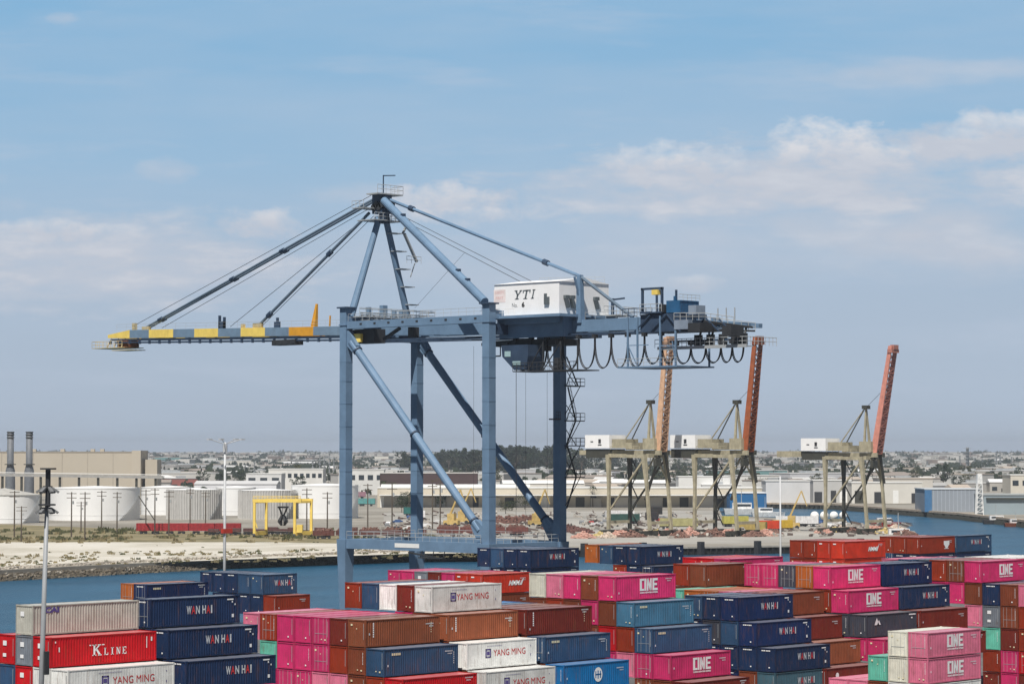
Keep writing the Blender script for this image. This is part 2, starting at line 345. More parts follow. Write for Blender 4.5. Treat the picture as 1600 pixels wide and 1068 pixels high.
def cont_meshes(L, smooth=False):
    key = (round(L, 1), smooth)
    if key in CM: return CM[key]
    w, h = CW, CH
    b = MB(); d = .034 if not smooth else .006; n = int((L-.3)/.28); pts = []
    x = .15; step = (L-.3)/n
    for i in range(n):
        pts += [(x, 0), (x+step*.3, 0), (x+step*.5, d), (x+step*.8, d)]; x += step
    pts.append((L-.15, 0))
    for side in (0, 1):
        vs = []
        for (px, o) in pts:
            y = .03+o if side == 0 else w-.03-o
            vs += [(px, y, .14), (px, y, h-.1)]
        fs = [(2*i, 2*i+2, 2*i+3, 2*i+1) if side == 0 else (2*i, 2*i+1, 2*i+3, 2*i+2) for i in range(len(pts)-1)]
        b.add(vs, fs)
    k0 = 2*len(pts)-2; k1 = 4*len(pts)-2; b.f += [(k0, k1, k1+1, k0+1)]
    body = b.mesh('side_walls'); body.materials.append(OBJ)
    r = MB(); vs = []; m = int(L/1.2); z = h-.05
    for i in range(m*2+1):
        x = .1+(L-.2)*i/(m*2); zz = z+(.02 if i % 2 else 0); vs += [(x, .06, zz), (x, w-.06, zz)]
    r.add(vs, [(2*i, 2*i+2, 2*i+3, 2*i+1) for i in range(m*2)]); roof = r.mesh('roof'); roof.materials.append(OBJR)
    e = MB(); pe = []; y = .13; k = 8; st = (w-.26)/k
    for i in range(k): pe += [(y, 0), (y+st*.3, 0), (y+st*.5, .02), (y+st*.8, .02)]; y += st
    pe.append((w-.13, 0)); vs = []
    for (yy, o) in pe: vs += [(.04+o, yy, .16), (.04+o, yy, h-.12)]
    e.add(vs, [(2*i, 2*i+1, 2*i+3, 2*i+2) for i in range(len(pe)-1)])
    end = e.mesh('end_wall'); end.materials.append(OBJ)
    # door end
    dd = MB(); dd.box(.03, .06, .12, w-.12, .16, h-.12)
    door = dd.mesh('door'); door.materials.append(OBJ)
    ba = MB()
    for yy in (.4, .85, w-.85, w-.4):
        ba.tube((0.01, yy, .12), (0.01, yy, h-.1), .016, n=5)
    ba.box(0, .028, .4, w-.4, .98, 1.01)
    bars = ba.mesh('locking_bar'); bars.materials.append(STEEL)
    f = MB()
    for x0, x1 in ((0, .15), (L-.15, L)):
        for y0, y1 in ((0, .12), (w-.12, w)): f.box(x0, x1, y0, y1, 0, h)
    for y0, y1 in ((0.004, .07), (w-.07, w-.004)): f.box(.15, L-.15, y0, y1, .02, .15); f.box(.15, L-.15, y0, y1, h-.11, h-.02)
    for x0, x1 in ((.004, .08), (L-.08, L-.004)): f.box(x0, x1, .12, w-.12, .02, .16); f.box(x0, x1, .12, w-.12, h-.12, h-.015)
    for x0, x1 in ((-.01, .19), (L-.19, L+.01)):      # corner castings
        for y0, y1 in ((-.01, .16), (w-.16, w+.01)):
            f.box(x0, x1, y0, y1, -.005, .12); f.box(x0, x1, y0, y1, h-.12, h+.01)
    fr = f.mesh('frame'); fr.materials.append(OBJ)
    un = MB(); un.box(.1, L-.1, .1, w-.1, .05, .1); 
    CM[key] = (body, roof, end, door, bars, fr); return CM[key]
rect_cache = {}
def flat(name, rects, m, plane='xz'):
    """small decals: rects (a0,a1,z0,z1) on the long side (y=-.0) or on the end (x=-.0)"""
    mb = MB()
    for a0, a1, z0, z1 in rects:
        if plane == 'xz': mb.add([(a0,-.004,z0),(a1,-.004,z0),(a1,-.004,z1),(a0,-.004,z1)], [(0,1,2,3)])
        else: mb.add([(-.006,a1,z0),(-.006,a0,z0),(-.006,a0,z1),(-.006,a1,z1)], [(0,1,2,3)])
    me = mb.mesh(name); me.materials.append(m); return me
DEC = {}
def decal(key):
    if key in DEC: return DEC[key]
    w, h = CW, CH
    if key == 'num':   # number column near the right edge of the end wall
        rs = []; z = h-.45
        for i in range(9): rs.append((.34, .41, z-.07, z)); z -= .13
        me = flat('number_marking', [(a, b, c, d) for a, b, c, d in rs], LETW, 'yz')
    elif key == 'num2':
        rs = [(.24, .29, .7, h-.35)]; me = flat('edge_stripe', rs, STEEL, 'yz')
    elif key == 'plac': me = flat('placard', [(w*.5, w*.72, h*.62, h*.78)], LETW, 'yz')
    elif key == 'plac2': me = flat('placard', [(w*.52, w*.72, h*.24, h*.36)], LETW, 'yz')
    elif key == 'top': me = flat('name_marking', [(w*.28, w*.34, h-.34, h-.22), (w*.36, w*.44, h-.34, h-.22), (w*.46, w*.52, h-.34, h-.22), (w*.56, w*.66, h-.34, h-.22), (w*.68, w*.76, h-.34, h-.22)], LETW, 'yz')
    elif key == 'dot': me = flat('placard', [(w*.3, w*.37, .42, .56)], LETW, 'yz')
    elif key == 'dots': me = flat('placard', [(w*.74, w*.84, h-.6, h-.42), (w*.48, w*.53, h-.9, h-.8)], LABEL, 'yz')
    elif key == 'dotl': me = flat('placard', [(w*.2, w*.28, .36, .5), (w*.42, w*.48, .42, .52)], LABEL, 'yz')
    elif key == 'toplab': me = flat('placard', [(w*.62, w*.84, h-.5, h-.34)], LETW, 'yz')
    DEC[key] = me; return me
def logo(L, kind, parent):
    """lettering on the long side facing -Y, 12 mm proud"""
    y = .022; h = CH
    jx, jz = crnd.uniform(-.25, .25), crnd.uniform(-.07, .07)
    def put(me, x, z, nm='lettering'): return link(nm, me, parent, (x+(jx if x > 0 else 0), y-.008, z+(jz if z > 0 else 0)))
    if kind == 'one':
        k = 'one'
        if k not in TXT:
            mb = MB()
            O = [rc(0,.3,0,1), rc(.3,.62,0,.17), rc(.3,.62,.83,1), rc(.66,.92,0,1)]
            N_ = [rc(1.0,1.24,0,1), [(1.0,1),(1.26,1),(1.72,0),(1.46,0)], rc(1.5,1.72,0,1)]
            E = [rc(1.84,2.1,0,1), rc(2.1,2.6,0,.19), rc(2.1,2.6,.81,1), rc(2.1,2.5,.41,.59)]
            quads(mb, O+N_+E, -1.3*1.12, 0, 1.12, 1.28); TXT[k] = mb.mesh('lettering'); TXT[k].materials.append(LETW)
        put(TXT[k], L*.52, h*.34); put(text_mesh('OCEAN NETWORK EXPRESS', .17, LETW, width=2.9, bold=.008), L*.52, h*.23, 'small_lettering')
    elif kind == 'wan':
        for ch, cx_, wd, mt_ in (('W', -1.30, .56, LETG), ('A', -.78, .48, LETR), ('N', -.28, .44, LETG), ('H', .45, .42, LETG), ('A', .94, .46, LETR), ('I', 1.32, .16, LETG)):
            put(text_mesh(ch, .74, mt_, width=wd, bold=.02), L*.57+cx_, h*.42, 'letter')
        put(flat('marking', [(L-1.5, L-.75, h-.42, h-.3), (L-.95, L-.82, h-.66, h-.5), (L-.62, L-.5, h-.9, h-.75), (L-.95, L-.7, .55, .85)], LETW), 0, 0, 'side_marking')
    elif kind == 'ym':
        put(text_mesh('YANG MING', .62, LETR, width=4.5, bold=.0), L*.60, h*.42)
        mb = MB(); quads(mb, [rc(0,.16,0,1), rc(.6,.76,0,1), rc(0,.76,.86,1), rc(0,.76,0,.14), rc(.2,.56,.3,.7)], L*.60-3.3, h*.42-.06, 1, .85); me = mb.mesh('emblem'); me.materials.append(LETP); put(me, 0, 0, 'emblem')
        put(flat('marking', [(L-.9, L-.82, .9, 1.1), (L-.9, L-.82, h-.7, h-.6), (L*.28, L*.5, h-.45, h-.42)], LETP), 0, 0, 'side_marking')
    elif kind == 'kline':
        mb = MB(); quads(mb, GL['K'], 0, 0, .95, .95); X = 1.25
        for g in 'LINE': quads(mb, GL[g], X, 0, .5, .62); X += .66
        quads(mb, [rc(-.3,-.12,.86,.95), rc(1.05,1.3,.86,.95)], 0, 0, 1, 1)
        me = mb.mesh('lettering'); me.materials.append(LETW); put(me, L*.39, h*.30)
        put(flat('marking', [(.5, .62, h-.5, h-.35), (.9, 1.0, h*.5, h*.66), (L-1.1, L-1.02, h*.45, h-.4), (L-.6, L-.45, h*.68, h*.82)], LETW), 0, 0, 'side_marking')
    elif kind == 'hmm':
        put(text_mesh('HMM', .62, LETW, shear=.3, width=2.2, bold=.05), L*.66, h*.38)
        mb = MB(); quads(mb, [[(0,0),(.5,0),(1.0,1.1),(.5,.75)]], L*.66+1.0, h*.38, .9, .85); me = mb.mesh('emblem'); me.materials.append(LETW); put(me, 0, 0, 'emblem')
    elif kind == 'cai': put(text_mesh('CAI', .5, LETP, width=1.5, bold=.03), 2.1, h*.72)
    elif kind == 'lab': put(flat('marking', [(1.0+i*.24, 1.17+i*.24, h-.62, h-.4) for i in range(5)], LABEL), 0, 0, 'side_label'); put(flat('marking', [(L-.62, L-.55, h*.3+i*.2, h*.3+.12+i*.2) for i in range(6)], LETW), 0, 0, 'number_marking')
    elif kind == 'emb':
        mb = MB(); vs = [(.62*math.cos(i*math.pi/10), 0, .72*math.sin(i*math.pi/10)) for i in range(20)]; mb.add(vs, [tuple(range(20))]); me = mb.mesh('emblem'); me.materials.append(LETW)
        o = put(me, L*.52, h*.52, 'emblem')
        mb = MB(); quads(mb, [rc(-.42,-.3,-.35,.35), rc(-.1,.05,-.4,.4), rc(.25,.4,-.35,.35), rc(-.45,.45,-.06,.08)], 0, 0, 1, 1, y=-.006); me = mb.mesh('emblem_bars'); me.materials.append(mat('azure_mark', (.006,.16,.42))); link('emblem_bars', me, o)
    elif kind == 'sq':
        mb = MB(); quads(mb, [rc(0,1.5,.5,1.1), [(.1,.5),(.5,0),(1,0),(1.4,.5)], rc(.1,1.3,-.12,-.03)], 0, 0, 1, 1); me = mb.mesh('emblem'); me.materials.append(LETW); put(me, L*.66, h*.32, 'emblem')
    elif kind == 'round':
        mb = MB(); vs = [(.3*math.cos(i*math.pi/8), 0, .3*math.sin(i*math.pi/8)) for i in range(16)]; mb.add(vs, [tuple(range(16))]); me = mb.mesh('emblem'); me.materials.append(LETW); put(me, 1.9, h*.7, 'emblem')
    elif kind == 'star':
        mb = MB(); quads(mb, [[(0,0),(.9,0),(.45,.8)], [(.5,0),(1.2,0),(.85,.55)]], 0, 0, 1, 1); me = mb.mesh('emblem'); me.materials.append(LETW); put(me, 1.6, h*.55, 'emblem')
        put(flat('marking', [(L-1.5, L-.2, h-.36, h-.22), (L-1.1, L-.8, h-.75, h-.6)], LETW), 0, 0, 'side_marking')
    elif kind == 'vn':
        put(flat('marking', [(.95, 1.1, h*.35+i*.2, h*.35+.15+i*.2) for i in range(7)], LETW), 0, 0, 'number_marking')
        put(flat('marking', [(L-1.2, L-1.1, h*.4+i*.22, h*.4+.1+i*.22) for i in range(5)], LABEL), 0, 0, 'side_marking')
ORD = ['first', 'second', 'third', 'fourth', 'fifth', 'sixth', 'seventh', 'eighth', 'ninth']
LOGOTXT = {'one': 'with block lettering', 'wan': 'with white-red lettering', 'ym': 'with red lettering', 'kline': 'with serif lettering', 'hmm': 'with slanted lettering',
           'cai': 'with purple lettering', 'lab': 'with pale label', 'emb': 'with round emblem', 'sq': 'with shield emblem', 'star': 'with star emblem', 'vn': 'with vertical number', 'round': 'with round mark', '': ''}
crnd = random.Random(3)
def container(p, L, code, lg, label, group, dec=None):
    r = root('shipping_container', p, 0, label, 'container', group)
    smooth = code in 'WC' or lg == 'ym'
    body, roof, end, door, bars, fr = cont_meshes(L, smooth)
    c = PAL[code][0]; f = crnd.uniform(.86, 1.12); col = tuple(min(.85, v*f) for v in c)
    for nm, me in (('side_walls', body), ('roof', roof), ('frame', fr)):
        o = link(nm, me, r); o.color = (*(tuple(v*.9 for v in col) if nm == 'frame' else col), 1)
        if nm == 'roof':   # roof colour is set paler than the walls
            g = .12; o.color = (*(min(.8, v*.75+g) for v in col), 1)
    isdoor = crnd.random() < .15
    o = link('door_end' if isdoor else 'end_wall', door if isdoor else end, r); o.color = (*col, 1)
    if isdoor: link('locking_bars', bars, o)
    ds = dec if dec is not None else (['top', 'dot'] if code in 'NV' else [crnd.choice(['num', 'num2', 'num2']), crnd.choice(['dotl', 'dots', 'dot', 'none'])])
    for k in ds:
        if k != 'none' and not (code in 'WC' and k == 'dot'): me = decal(k); link(me.name.split('.')[0], me, r)
    if lg: logo(L, lg, r)
    k = crnd.randrange(4); key = ('sc', round(L, 1), k)
    if key not in DEC:
        z = CH-.4-.12*k; DEC[key] = flat('code_marking', [(L-1.55+i*.15-.1*k, L-1.45+i*.15-.1*k, z, z+.12) for i in range(7)]+[(L-1.4+i*.15, L-1.3+i*.15, z-.22, z-.12) for i in range(4)]+[(.45, .6, .5+.2*k, .7+.2*k)], LETG)
    if lg not in ('wan', 'star', 'kline') and code not in 'WCE': link('code_marking', DEC[key], r, (0, .02, 0))
    return r
def block(phrase, px, py, t, bays, skip=()):
    """bays: list of (dx, L, {tier: (j0, 'codes')}); reference vertex = top corner of row 0, bay 0 at tier t"""
    D = F*(13.2+TH*(5-t))/(py-HY); v = at(px, D)
    for bi, (dx, L, tiers) in enumerate(bays):
        for tr, (j0, codes) in tiers.items():
            toks = codes.split(); n = len(toks)
            vis = [q for q in toks if not q.startswith('*')]
            ztop = HC-(13.2+TH*(5-tr))
            for k, tok in enumerate(toks):
                hid = tok.startswith('*'); tk = tok.lstrip('*'); code = tk[0]; lg = tk[2:] if ':' in tk else ''
                LL = L
                if '@' in lg: lg, q = lg.split('@'); LL = float(q)
                cn = PAL[code][1]; tn = tiername(tr, list(tiers))
                posn = ', ' if n == 1 else (', rightmost, ' if k == 0 else f', {ORD[k]} from right, ')
                lab = ' '.join(f"{cn} container {LOGOTXT[lg]}".split())+f"{posn}{tn} tier of {phrase[bi]}"
                dec = None
                if lg == 'kline' or code == 'Z' or (code == 'X' and phrase[bi].startswith('left front')): dec = ['plac', 'plac2', 'num2']
                if lg == 'cai': dec = ['plac']
                if code == 'H': dec = ['toplab', 'num2']
                container((v.x+dx, v.y+(j0+k)*RP, ztop-CH), LL, code, lg, lab, GRP[0], dec)
def tiername(tr, trs):
    trs = sorted(trs, reverse=True); i = trs.index(tr)
    return ['top', 'second', 'third', 'fourth', 'fifth', 'sixth'][i] if len(trs) > 1 else 'top'
GRP = ['containers stacked in the yard']
# rows listed from the nearest row (right end of the tier) to the farthest (left end)
block(['left front stack', 'navy stack near left mast'], 53.6, 944.4, 5, [
    (0, 11.4, {5: (0, 'E:cai'), 4: (-1, 'X:kline Z X'), 3: (-2, 'W:ym W X B')}),
    (12.7, 10.4, {5: (0, 'N:wan'), 4: (-1, 'N:wan *N'), 3: (-2, 'N:wan *N *N')})])
block(['low stack beside the water'], 231, 912, 4, [(0, 9.4, {4: (0, 'V:lab O'), 3: (0, '*N *B')})])
block(['short blue stack by water'], 412, 896.5, 4, [(0, 5.8, {4: (0, 'B:wan B N N N'), 3: (-1, 'R N N N N')})])
block(['big central stack', 'central stack middle bay', 'central stack right bay', 'white row atop central stack'], 572, 967, 4, [
    (0, 9.75, {4: (0, 'T:vn K M M M R P'), 3: (-1, 'B:lab D R M M M G'), 2: (-2, 'X R D P P M M M')}),
    (10.95, 9.75, {4: (0, 'T:vn *D *M'), 3: (-1, 'W:ym *D *D'), 2: (-2, 'W:ym *D *D')}),
    (21.9, 9.75, {4: (0, 'K:vn *D *D *B *A'), 3: (-1, 'B:lab *D *D'), 2: (-2, 'A:emb *D *D')}),
    (10.95+.25, 9.75, {5: (1, 'W:ym K W B R')})])
block(['red row behind white row'], 754, 896, 4, [(0, 8.9, {4: (0, 'H:hmm H M K Z M M'), 3: (0, '*D *R *D *D')})])
block(['magenta stack right of centre'], 961.6, 899.7, 5, [
    (0, 9.8, {5: (0, 'M:one D M P C'), 4: (-1, 'S:lab D M D R D'), 3: (-2, 'B:lab R X *D'), 2: (-3, 'M:one M P M'), 1: (-4, 'K *D D')})])
block(['navy row beside crane foot'], 829, 857.5, 5, [(0, 9.6, {5: (0, 'N:wan N B N'), 4: (0, '*N *N *N')})])
block(['navy row near dock piles', 'row behind that navy row'], 999.5, 853, 5, [(0, 9.3, {5: (0, 'N:wan N B'), 4: (-1, 'N:wan N R'), 3: (-2, 'K *K *K')}), (1.4, 9.4, {5: (3.6, 'O')})])
block(['brown row left of magenta'], 1102, 881, 5, [(0, 8.6, {5: (0, 'D R'), 4: (0, '*D *D')})])
block(['upper right stack', 'upper right stack far bay', 'stepped brown stack'], 1296, 884.5, 5, [
    (0, 9.7, {5: (0, 'M:one O U M M'), 4: (-1, 'M:one R D'), 3: (-2, 'U:star U U'), 2: (-3, 'M M *M')}),
    (10.5, 9.6, {5: (0, 'V:wan *N'), 4: (-1, 'N:wan *N'), 3: (-2, 'K *K'), 2: (-3, '*K')}),
    (-10.9, 9.7, {4: (0, 'D R P O O G'), 3: (-1, 'K K *K'), 2: (-2, 'T T *T'), 1: (-3, 'K:round K *K'), 0: (-4, 'P P D')})])
block(['stepped navy stack'], 1152, 932, 4, [
    (0, 9.7, {4: (0, 'V:wan N B'), 3: (-1, 'V:wan B U N'), 2: (-2, 'N:wan N N V'), 1: (-2, 'Q:wan D V')})])
block(['pale pink lower-right stack'], 1447.5, 987, 3, [
    (0, 9.5, {3: (0, 'P:one C'), 2: (0, 'P:one C G'), 1: (0, 'W W D P P')})])
block(['far right stack', 'far right rear bay'], 1531.6, 876, 5, [
    (0, 9.8, {5: (0, 'M:one D R *Y *P'), 4: (-3, 'P D N D M M'), 3: (-3, 'R D Z P'), 2: (-3, 'R K G'), 1: (-3, 'X M R'), 0: (-3, 'K M K')}),
    (10.5, 9.8, {5: (-.2, 'D W W W')})])
block(['orange-red rear row', ''], 1318, 845, 5, [
    (0, 10.2, {5: (0, 'H:hmm H R R'), 4: (0, 'H H R R')})])
block(['rear right row', 'rear right row far bay'], 1435.6, 838.5, 5, [
    (0, 9.4, {5: (0, 'R:sq R R'), 4: (0, '*N *N')}), (10, 9.6, {5: (0, 'B:wan'), 4: (0, '*N')})])
block(['low blue row by water'], 1395, 861, 4, [(0, 12.5, {4: (0, 'B:lab N'), 3: (0, '*B')})])
block(['low magenta row behind brown'], 1139, 872, 5, [(0, 10.6, {5: (0, 'M X X'), 4: (0, '*M *M')})])
block(['pair behind deep-blue container'], 1428, 873, 5, [(0, 8.5, {5: (0, 'B P'), 4: (0, '*B *P')})])

# ============================================================ THE BIG BLUE CRANE
GA, BB = 31.0, 15.5                    # gauge along Y, frame spacing along X
CX0 = at(764, 388)
crane = root('gantry_crane', (CX0.x, CX0.y, 0), 0, 'tall blue ship-to-shore gantry crane with yellow striped boom and white machinery house', 'gantry crane')
def sub(name, mb, m, parent=crane, **k): return mb.build(name, m, parent, **k)
LW = 1.42
mid = BB/2
def leg(X, Y, ztop):
    mb = MB(); h = LW/2
    mb.beam((X, Y, 15.0), (X, Y, ztop), LW)
    mb.beam((X, Y, 1.6), (X, Y, 15.0), 1.1, 1.1, 2.0, 2.0)
    o = sub('leg', mb, BLUE)
    f = MB()
    for z in (18.5, 22, 25.5, 29, 32.5, 36, 39.5, 42.5): f.box(X-h-.03, X+h+.03, Y-h-.03, Y+h+.03, z, z+.09)
    f.box(X-h-.12, X+h+.12, Y-h-.12, Y+h+.12, ztop-2.7, ztop-2.5)
    f.build('splice_flange', BLUE, o)
    c = MB(); c.box(X-h-.35, X+h+.35, Y-h-.35, Y+h+.35, ztop, ztop+.22); c.build('leg_cap', DKBL, o)
    b = MB(); b.box(X-1.0, X+1.0, Y-1.0, Y+1.0, .9, 1.7)
    for dx in (-4.2, -1.6, 1.6, 4.2): b.tube((X+dx, Y-.25, .5), (X+dx, Y+.25, .5), .5, n=14)
    b.box(X-5, X+5, Y-.35, Y+.35, .55, 1.25); b.build('bogie', DKBL, o)
    return o
legs = {}
for (X, Y, zt) in ((0, 0, 50.4), (0, GA, 50.9), (BB, 0, 49.2), (BB, GA, 48.6)): legs[X, Y] = leg(X, Y, zt)
for X in (0, BB):
    # sill beam with walkway
    m = MB(); m.beam((X, LW/2+.1, 14.35), (X, GA-LW/2-.1, 14.35), 1.5, 1.5); s_ = sub('portal_beam', m, BLUE)
    MB().rail([(X-.7, 1, 15.1), (X-.7, GA-1, 15.1)], 1.15, 1.5, .04).build('railing', STEEL, s_)
    m = MB(); m.beam((X, LW/2, 48.25 if X == 0 else 47.4), (X, GA-LW/2, 48.25 if X == 0 else 47.4), 1.2, 1.15); g = sub('top_beam', m, BLUE)
    if X == 0:
        q = MB()
        for k in range(9): q.box(X-.63, X-.6, 2+k*3.1, 2.5+k*3.1, 48.2, 48.5)
        q.build('beam_socket', DARK, g)
    MB().rail([(X-.5, 1, 48.85), (X-.5, GA-1, 48.85)] if X == 0 else [(X, 1, 48), (X, GA-1, 48)], 1.1, 1.6, .03).build('railing', STEEL, g)
    # diagonal brace
    m = MB(); a = Vector((X, GA-1.3, 45.6)); b = Vector((X, 1.7, 16.9)); m.tube(a, b, .62, n=14); d = sub('diagonal_brace', m, BLUE)
    q = MB(); q.beam(a+(a-b).normalized()*1.8, a-(a-b).normalized()*1.5, .9, 2.2, .9, 1.4); q.beam(b+(b-a).normalized()*1.7, b+(a-b).normalized()*1.6, 1.0, 2.8, .9, 1.5); q.build('gusset', BLUE, d)
    q = MB(); t = (a-b).normalized()
    for p in (a-t*1.9, b+t*2.0, (a+b)/2): q.tube(p-t*.12, p+t*.12, .78, n=14)
    q.build('brace_flange', DKBL, d)
for Y in (0, GA):
    m = MB(); m.beam((LW/2+.1, Y, 14.2), (BB-LW/2-.1, Y, 14.2), 1.3, 1.6); c_ = sub('cross_sill', m, BLUE)
    MB().rail([(1, Y-.6, 15), (BB-1, Y-.6, 15)], 1.1, 1.5, .04).build('railing', STEEL, c_)
    m = MB(); m.beam((LW/2, Y, 48.9), (BB-LW/2, Y, 48.4), 1.3, 1.3); sub('cross_girder', m, BLUE)
m = MB(); m.box(-.79, -.76, 13.9, 19.2, 14.05, 14.7); sub('name_board', m, WHITE)
m = MB(); m.box(-1.9, -.8, 8.2, 13.0, 12.6, 12.75)
for y in (8.2, 10.5, 13.0): m.beam((-1.4, y, 12.7), (-1.0, y, 13.7), .1)
m.beam((-1.4, 8.4, 12.6), (-1.4, 15.5, 13.4), .25); sub('under_walkway', m, DARK)
# work platform and cabinets over the L1-L2 girder
m = MB(); m.box(.6, BB+1.6, GA-2.4, GA+1.2, 49.55, 49.7); p_ = sub('apex_platform', m, STEEL)
MB().rail([(.6, GA-2.4, 49.7), (BB+1.6, GA-2.4, 49.7), (BB+1.6, GA+1.2, 49.7)], 1.1, 1.3, .045).rail([(.6, GA-2.4, 50.7), (BB+1.6, GA-2.4, 50.7)], .3, 1.3, .04).build('railing', STEEL, p_)
m = MB()
for x, w, h in ((3.4, .5, 1.5), (6.4, 1.0, 1.9), (9.0, .4, 1.2), (10.6, .8, 1.3)): m.box(x, x+w, GA-1.6, GA-.8, 49.7, 49.7+h)
m.build('control_cabinet', BLUE, p_)
m = MB()
for z in (49.9, 50.2, 49.05): m.tube((1, GA-2.2, z), (BB, GA-2.2, z), .09, n=5)
for k in range(12): m.box(1.2+k*1.25, 1.5+k*1.25, GA-2.3, GA-2.1, 49.0, 49.9)
m.build('pipework', STEEL, p_)

# boom: two box girders, striped, rising very slightly to the tip
def bz(Y): return 47.7 + max(0, Y-GA)*.0205          # centre height
BX = (mid-1.6, mid+1.0)
stripes = [(33.5, 44.9, 'b'), (44.9, 50.8, 'o'), (50.8, 56.7, 'b'), (56.7, 62.8, 'y'), (62.8, 68.6, 'b'), (68.6, 74.8, 'y'), (74.8, 80.4, 'b'), (80.4, 87.0, 'y'), (87.0, 92.3, 'b'), (92.3, 98.4, 'y')]
ORY = mat('orange_yellow', (.70, .33, .025), .5, var=.15, streak=.35)
boom_mat = {'b': mat('boom_blue', (.16, .24, .33), .5, var=.15, streak=.3, spec=.3), 'y': YEL, 'o': ORY}
for X in BX:
    first = None
    for a, b, c in stripes:
        m = MB(); h = 1.42; h2 = 1.42 if b < 98 else .55
        za, zb = bz(a), bz(b)-(0 if b < 98 else .38)
        m.beam((X, a, za), (X, b, zb), 1.0, h, 1.0, h2); sub('boom_section', m, boom_mat[c])
m = MB()
for X in BX: m.beam((X-.2, 30, bz(30)-.95), (X-.2, 97.5, bz(97)-.95), .35, .28); m.beam((X-.8, 34, bz(34)-1.45), (X-.8, 96, bz(96)-1.45), .25, .2)
for k in range(24): y = 35+k*2.7; m.box(BX[0]-1.0, BX[0]-.6, y, y+.25, bz(y)-1.75, bz(y)-1.2)
sub('trolley_rail', m, DKBL)
m = MB()
for k in range(9): y = 37+k*7; sub('boom_tie', MB().beam((BX[0]+.5, y, bz(y)), (BX[1]-.5, y, bz(y)), .5, .6), DKBL)
m = MB(); m.rail([(BX[0]-.45, 34, bz(34)+.7), (BX[0]-.45, 96, bz(96)+.7)], 1.0, 2.6, .022); sub('boom_railing', m, STEEL)
# tip platform
m = MB(); z0 = bz(100)
m.box(BX[0]-1.2, BX[1]+1, 93.5, 102, z0-2.5, z0-2.38); m.box(BX[0]-1.5, BX[0]+2, 91, 96, z0-3.0, z0-2.88)
for y in (94, 96, 98): m.beam((BX[0]-1, y, z0-2.4), (BX[0], y, z0-.8), .12); m.beam((BX[1], y, z0-2.4), (BX[1], y, z0-.8), .12)
tp = sub('tip_platform', m, mat('pale_yellow', (.55, .45, .25), .6, var=.25, streak=.3))
MB().rail([(BX[0]-1.2, 93.5, z0-2.4), (BX[0]-1.2, 102, z0-2.4), (BX[1]+1, 102, z0-2.4)], 1.1, 1.0, .04).build('railing', mat('pale_yellow'), tp)
m = MB(); m.box(BX[0]-.6, BX[0]+2, 92.8, 95.6, z0-2.4, z0-1.2); m.build('winch', mat('rust_brown', (.14, .05, .02), .8, var=.3), tp)
# fittings on top of the boom
m = MB(); y = 76.0; 
for y in (56.9, 60.5): pass
m.box(BX[0]-.2, BX[0]+.2, 68.6, 68.9, bz(68)+.7, bz(68)+2.9); m.box(BX[0]-.2, BX[0]+.2, 67.4, 67.7, bz(68)+.7, bz(68)+2.6); m.box(BX[0]-.2, BX[0]+.2, 67.4, 68.9, bz(68)+.7, bz(68)+1.9)
m.box(BX[0]-.2, BX[0]+.2, 53.6, 54.8, bz(56)+.7, bz(56)+1.6); m.box(BX[0]-.1, BX[0]+.2, 54, 54.4, bz(56)+.7, bz(56)+2.3)
sub('boom_bracket', m, DKBL)
m = MB(); m.beam((BX[0], 45.2, bz(45)+.7), (BX[0], 44.6, bz(45)+4.4), .7, 1.0, .3, .3); m.beam((BX[0], 41.5, bz(45)+.7), (BX[0], 41.4, bz(45)+2.4), .2); sub('boom_stop', m, ORY)
m = MB()
for y in (36.2, 37.4): m.beam((BX[0], y, bz(38)+.7), (BX[0], y, bz(38)+3.0), .18)
m.box(BX[0]-.1, BX[0]+.1, 36.2, 37.4, bz(38)+1.6, bz(38)+1.8); m.box(BX[0]-.1, BX[0]+.1, 36.2, 37.4, bz(38)+2.6, bz(38)+2.8); sub('lamp_bracket', m, STEEL)
m = MB(); m.box(BX[0]-1.2, BX[0]+.6, 48.5, 54.2, bz(50)-2.2, bz(50)-1.3)
for y in (49, 50.5, 52, 53.5): m.tube((BX[0]-1.25, y, bz(50)-1.7), (BX[0]+.6, y, bz(50)-1.7), .42, n=10)
sub('rope_trolley', m, DARK)

# main girder from the hinge back over the house to the rear
GZ = 46.95
for X in BX:
    m = MB(); m.beam((X, GA+2.5, bz(33)), (X, -1, GZ), 1.0, 1.5, 1.0, 1.75); m.beam((X, -1, GZ), (X, -30, GZ), 1.0, 1.75)
    m.beam((X, -30, GZ-.1), (X, -44, GZ-.9), 1.0, 1.5, .8, .6); sub('main_girder', m, BLUE)
m = MB()
for X in BX: m.beam((X-.15, 31, 46.1), (X-.15, -40, 45.55), .35, .3)
m.beam((BX[0]-1.0, 33, 45.75), (BX[0]-1.0, -4, 45.3), .5, .2)
sub('trolley_rail', m, DKBL)
m = MB()
for k in range(14): y = 28-k*5; sub('girder_tie', MB().beam((BX[0]+.5, y, GZ), (BX[1]-.5, y, GZ), .5, .9), BLUE)
m = MB()   # hinge brackets and dark hinge housing below the front girder
m.box(.8, 3.2, 25.5, GA-1, 45.4, 47.6); m.box(1.0, 2.2, 17, 18.2, 46.0, 47.6); m.beam((1.0, 20, 47.5), (1.0, 23.5, 45.9), .5, .4); sub('hinge_housing', m, DARK)
m = MB(); m.box(.2, .75, 28.0, 29.6, 45.6, 46.9); sub('hinge_pin', m, YEL)
m = MB(); m.rail([(BX[0]-.45, -14, GZ+.9), (BX[0]-.45, -30, GZ+.9)], 1.0, 2, .03); sub('girder_railing', m, STEEL)
# girder hangers down to the legs
for X in (0, BB):
    for Y in (0.0, GA): sub('girder_bracket', MB().beam((X, Y, GZ-.2), (BX[0] if X == 0 else BX[1], Y, GZ-.2), 1.0, 1.6), DKBL)

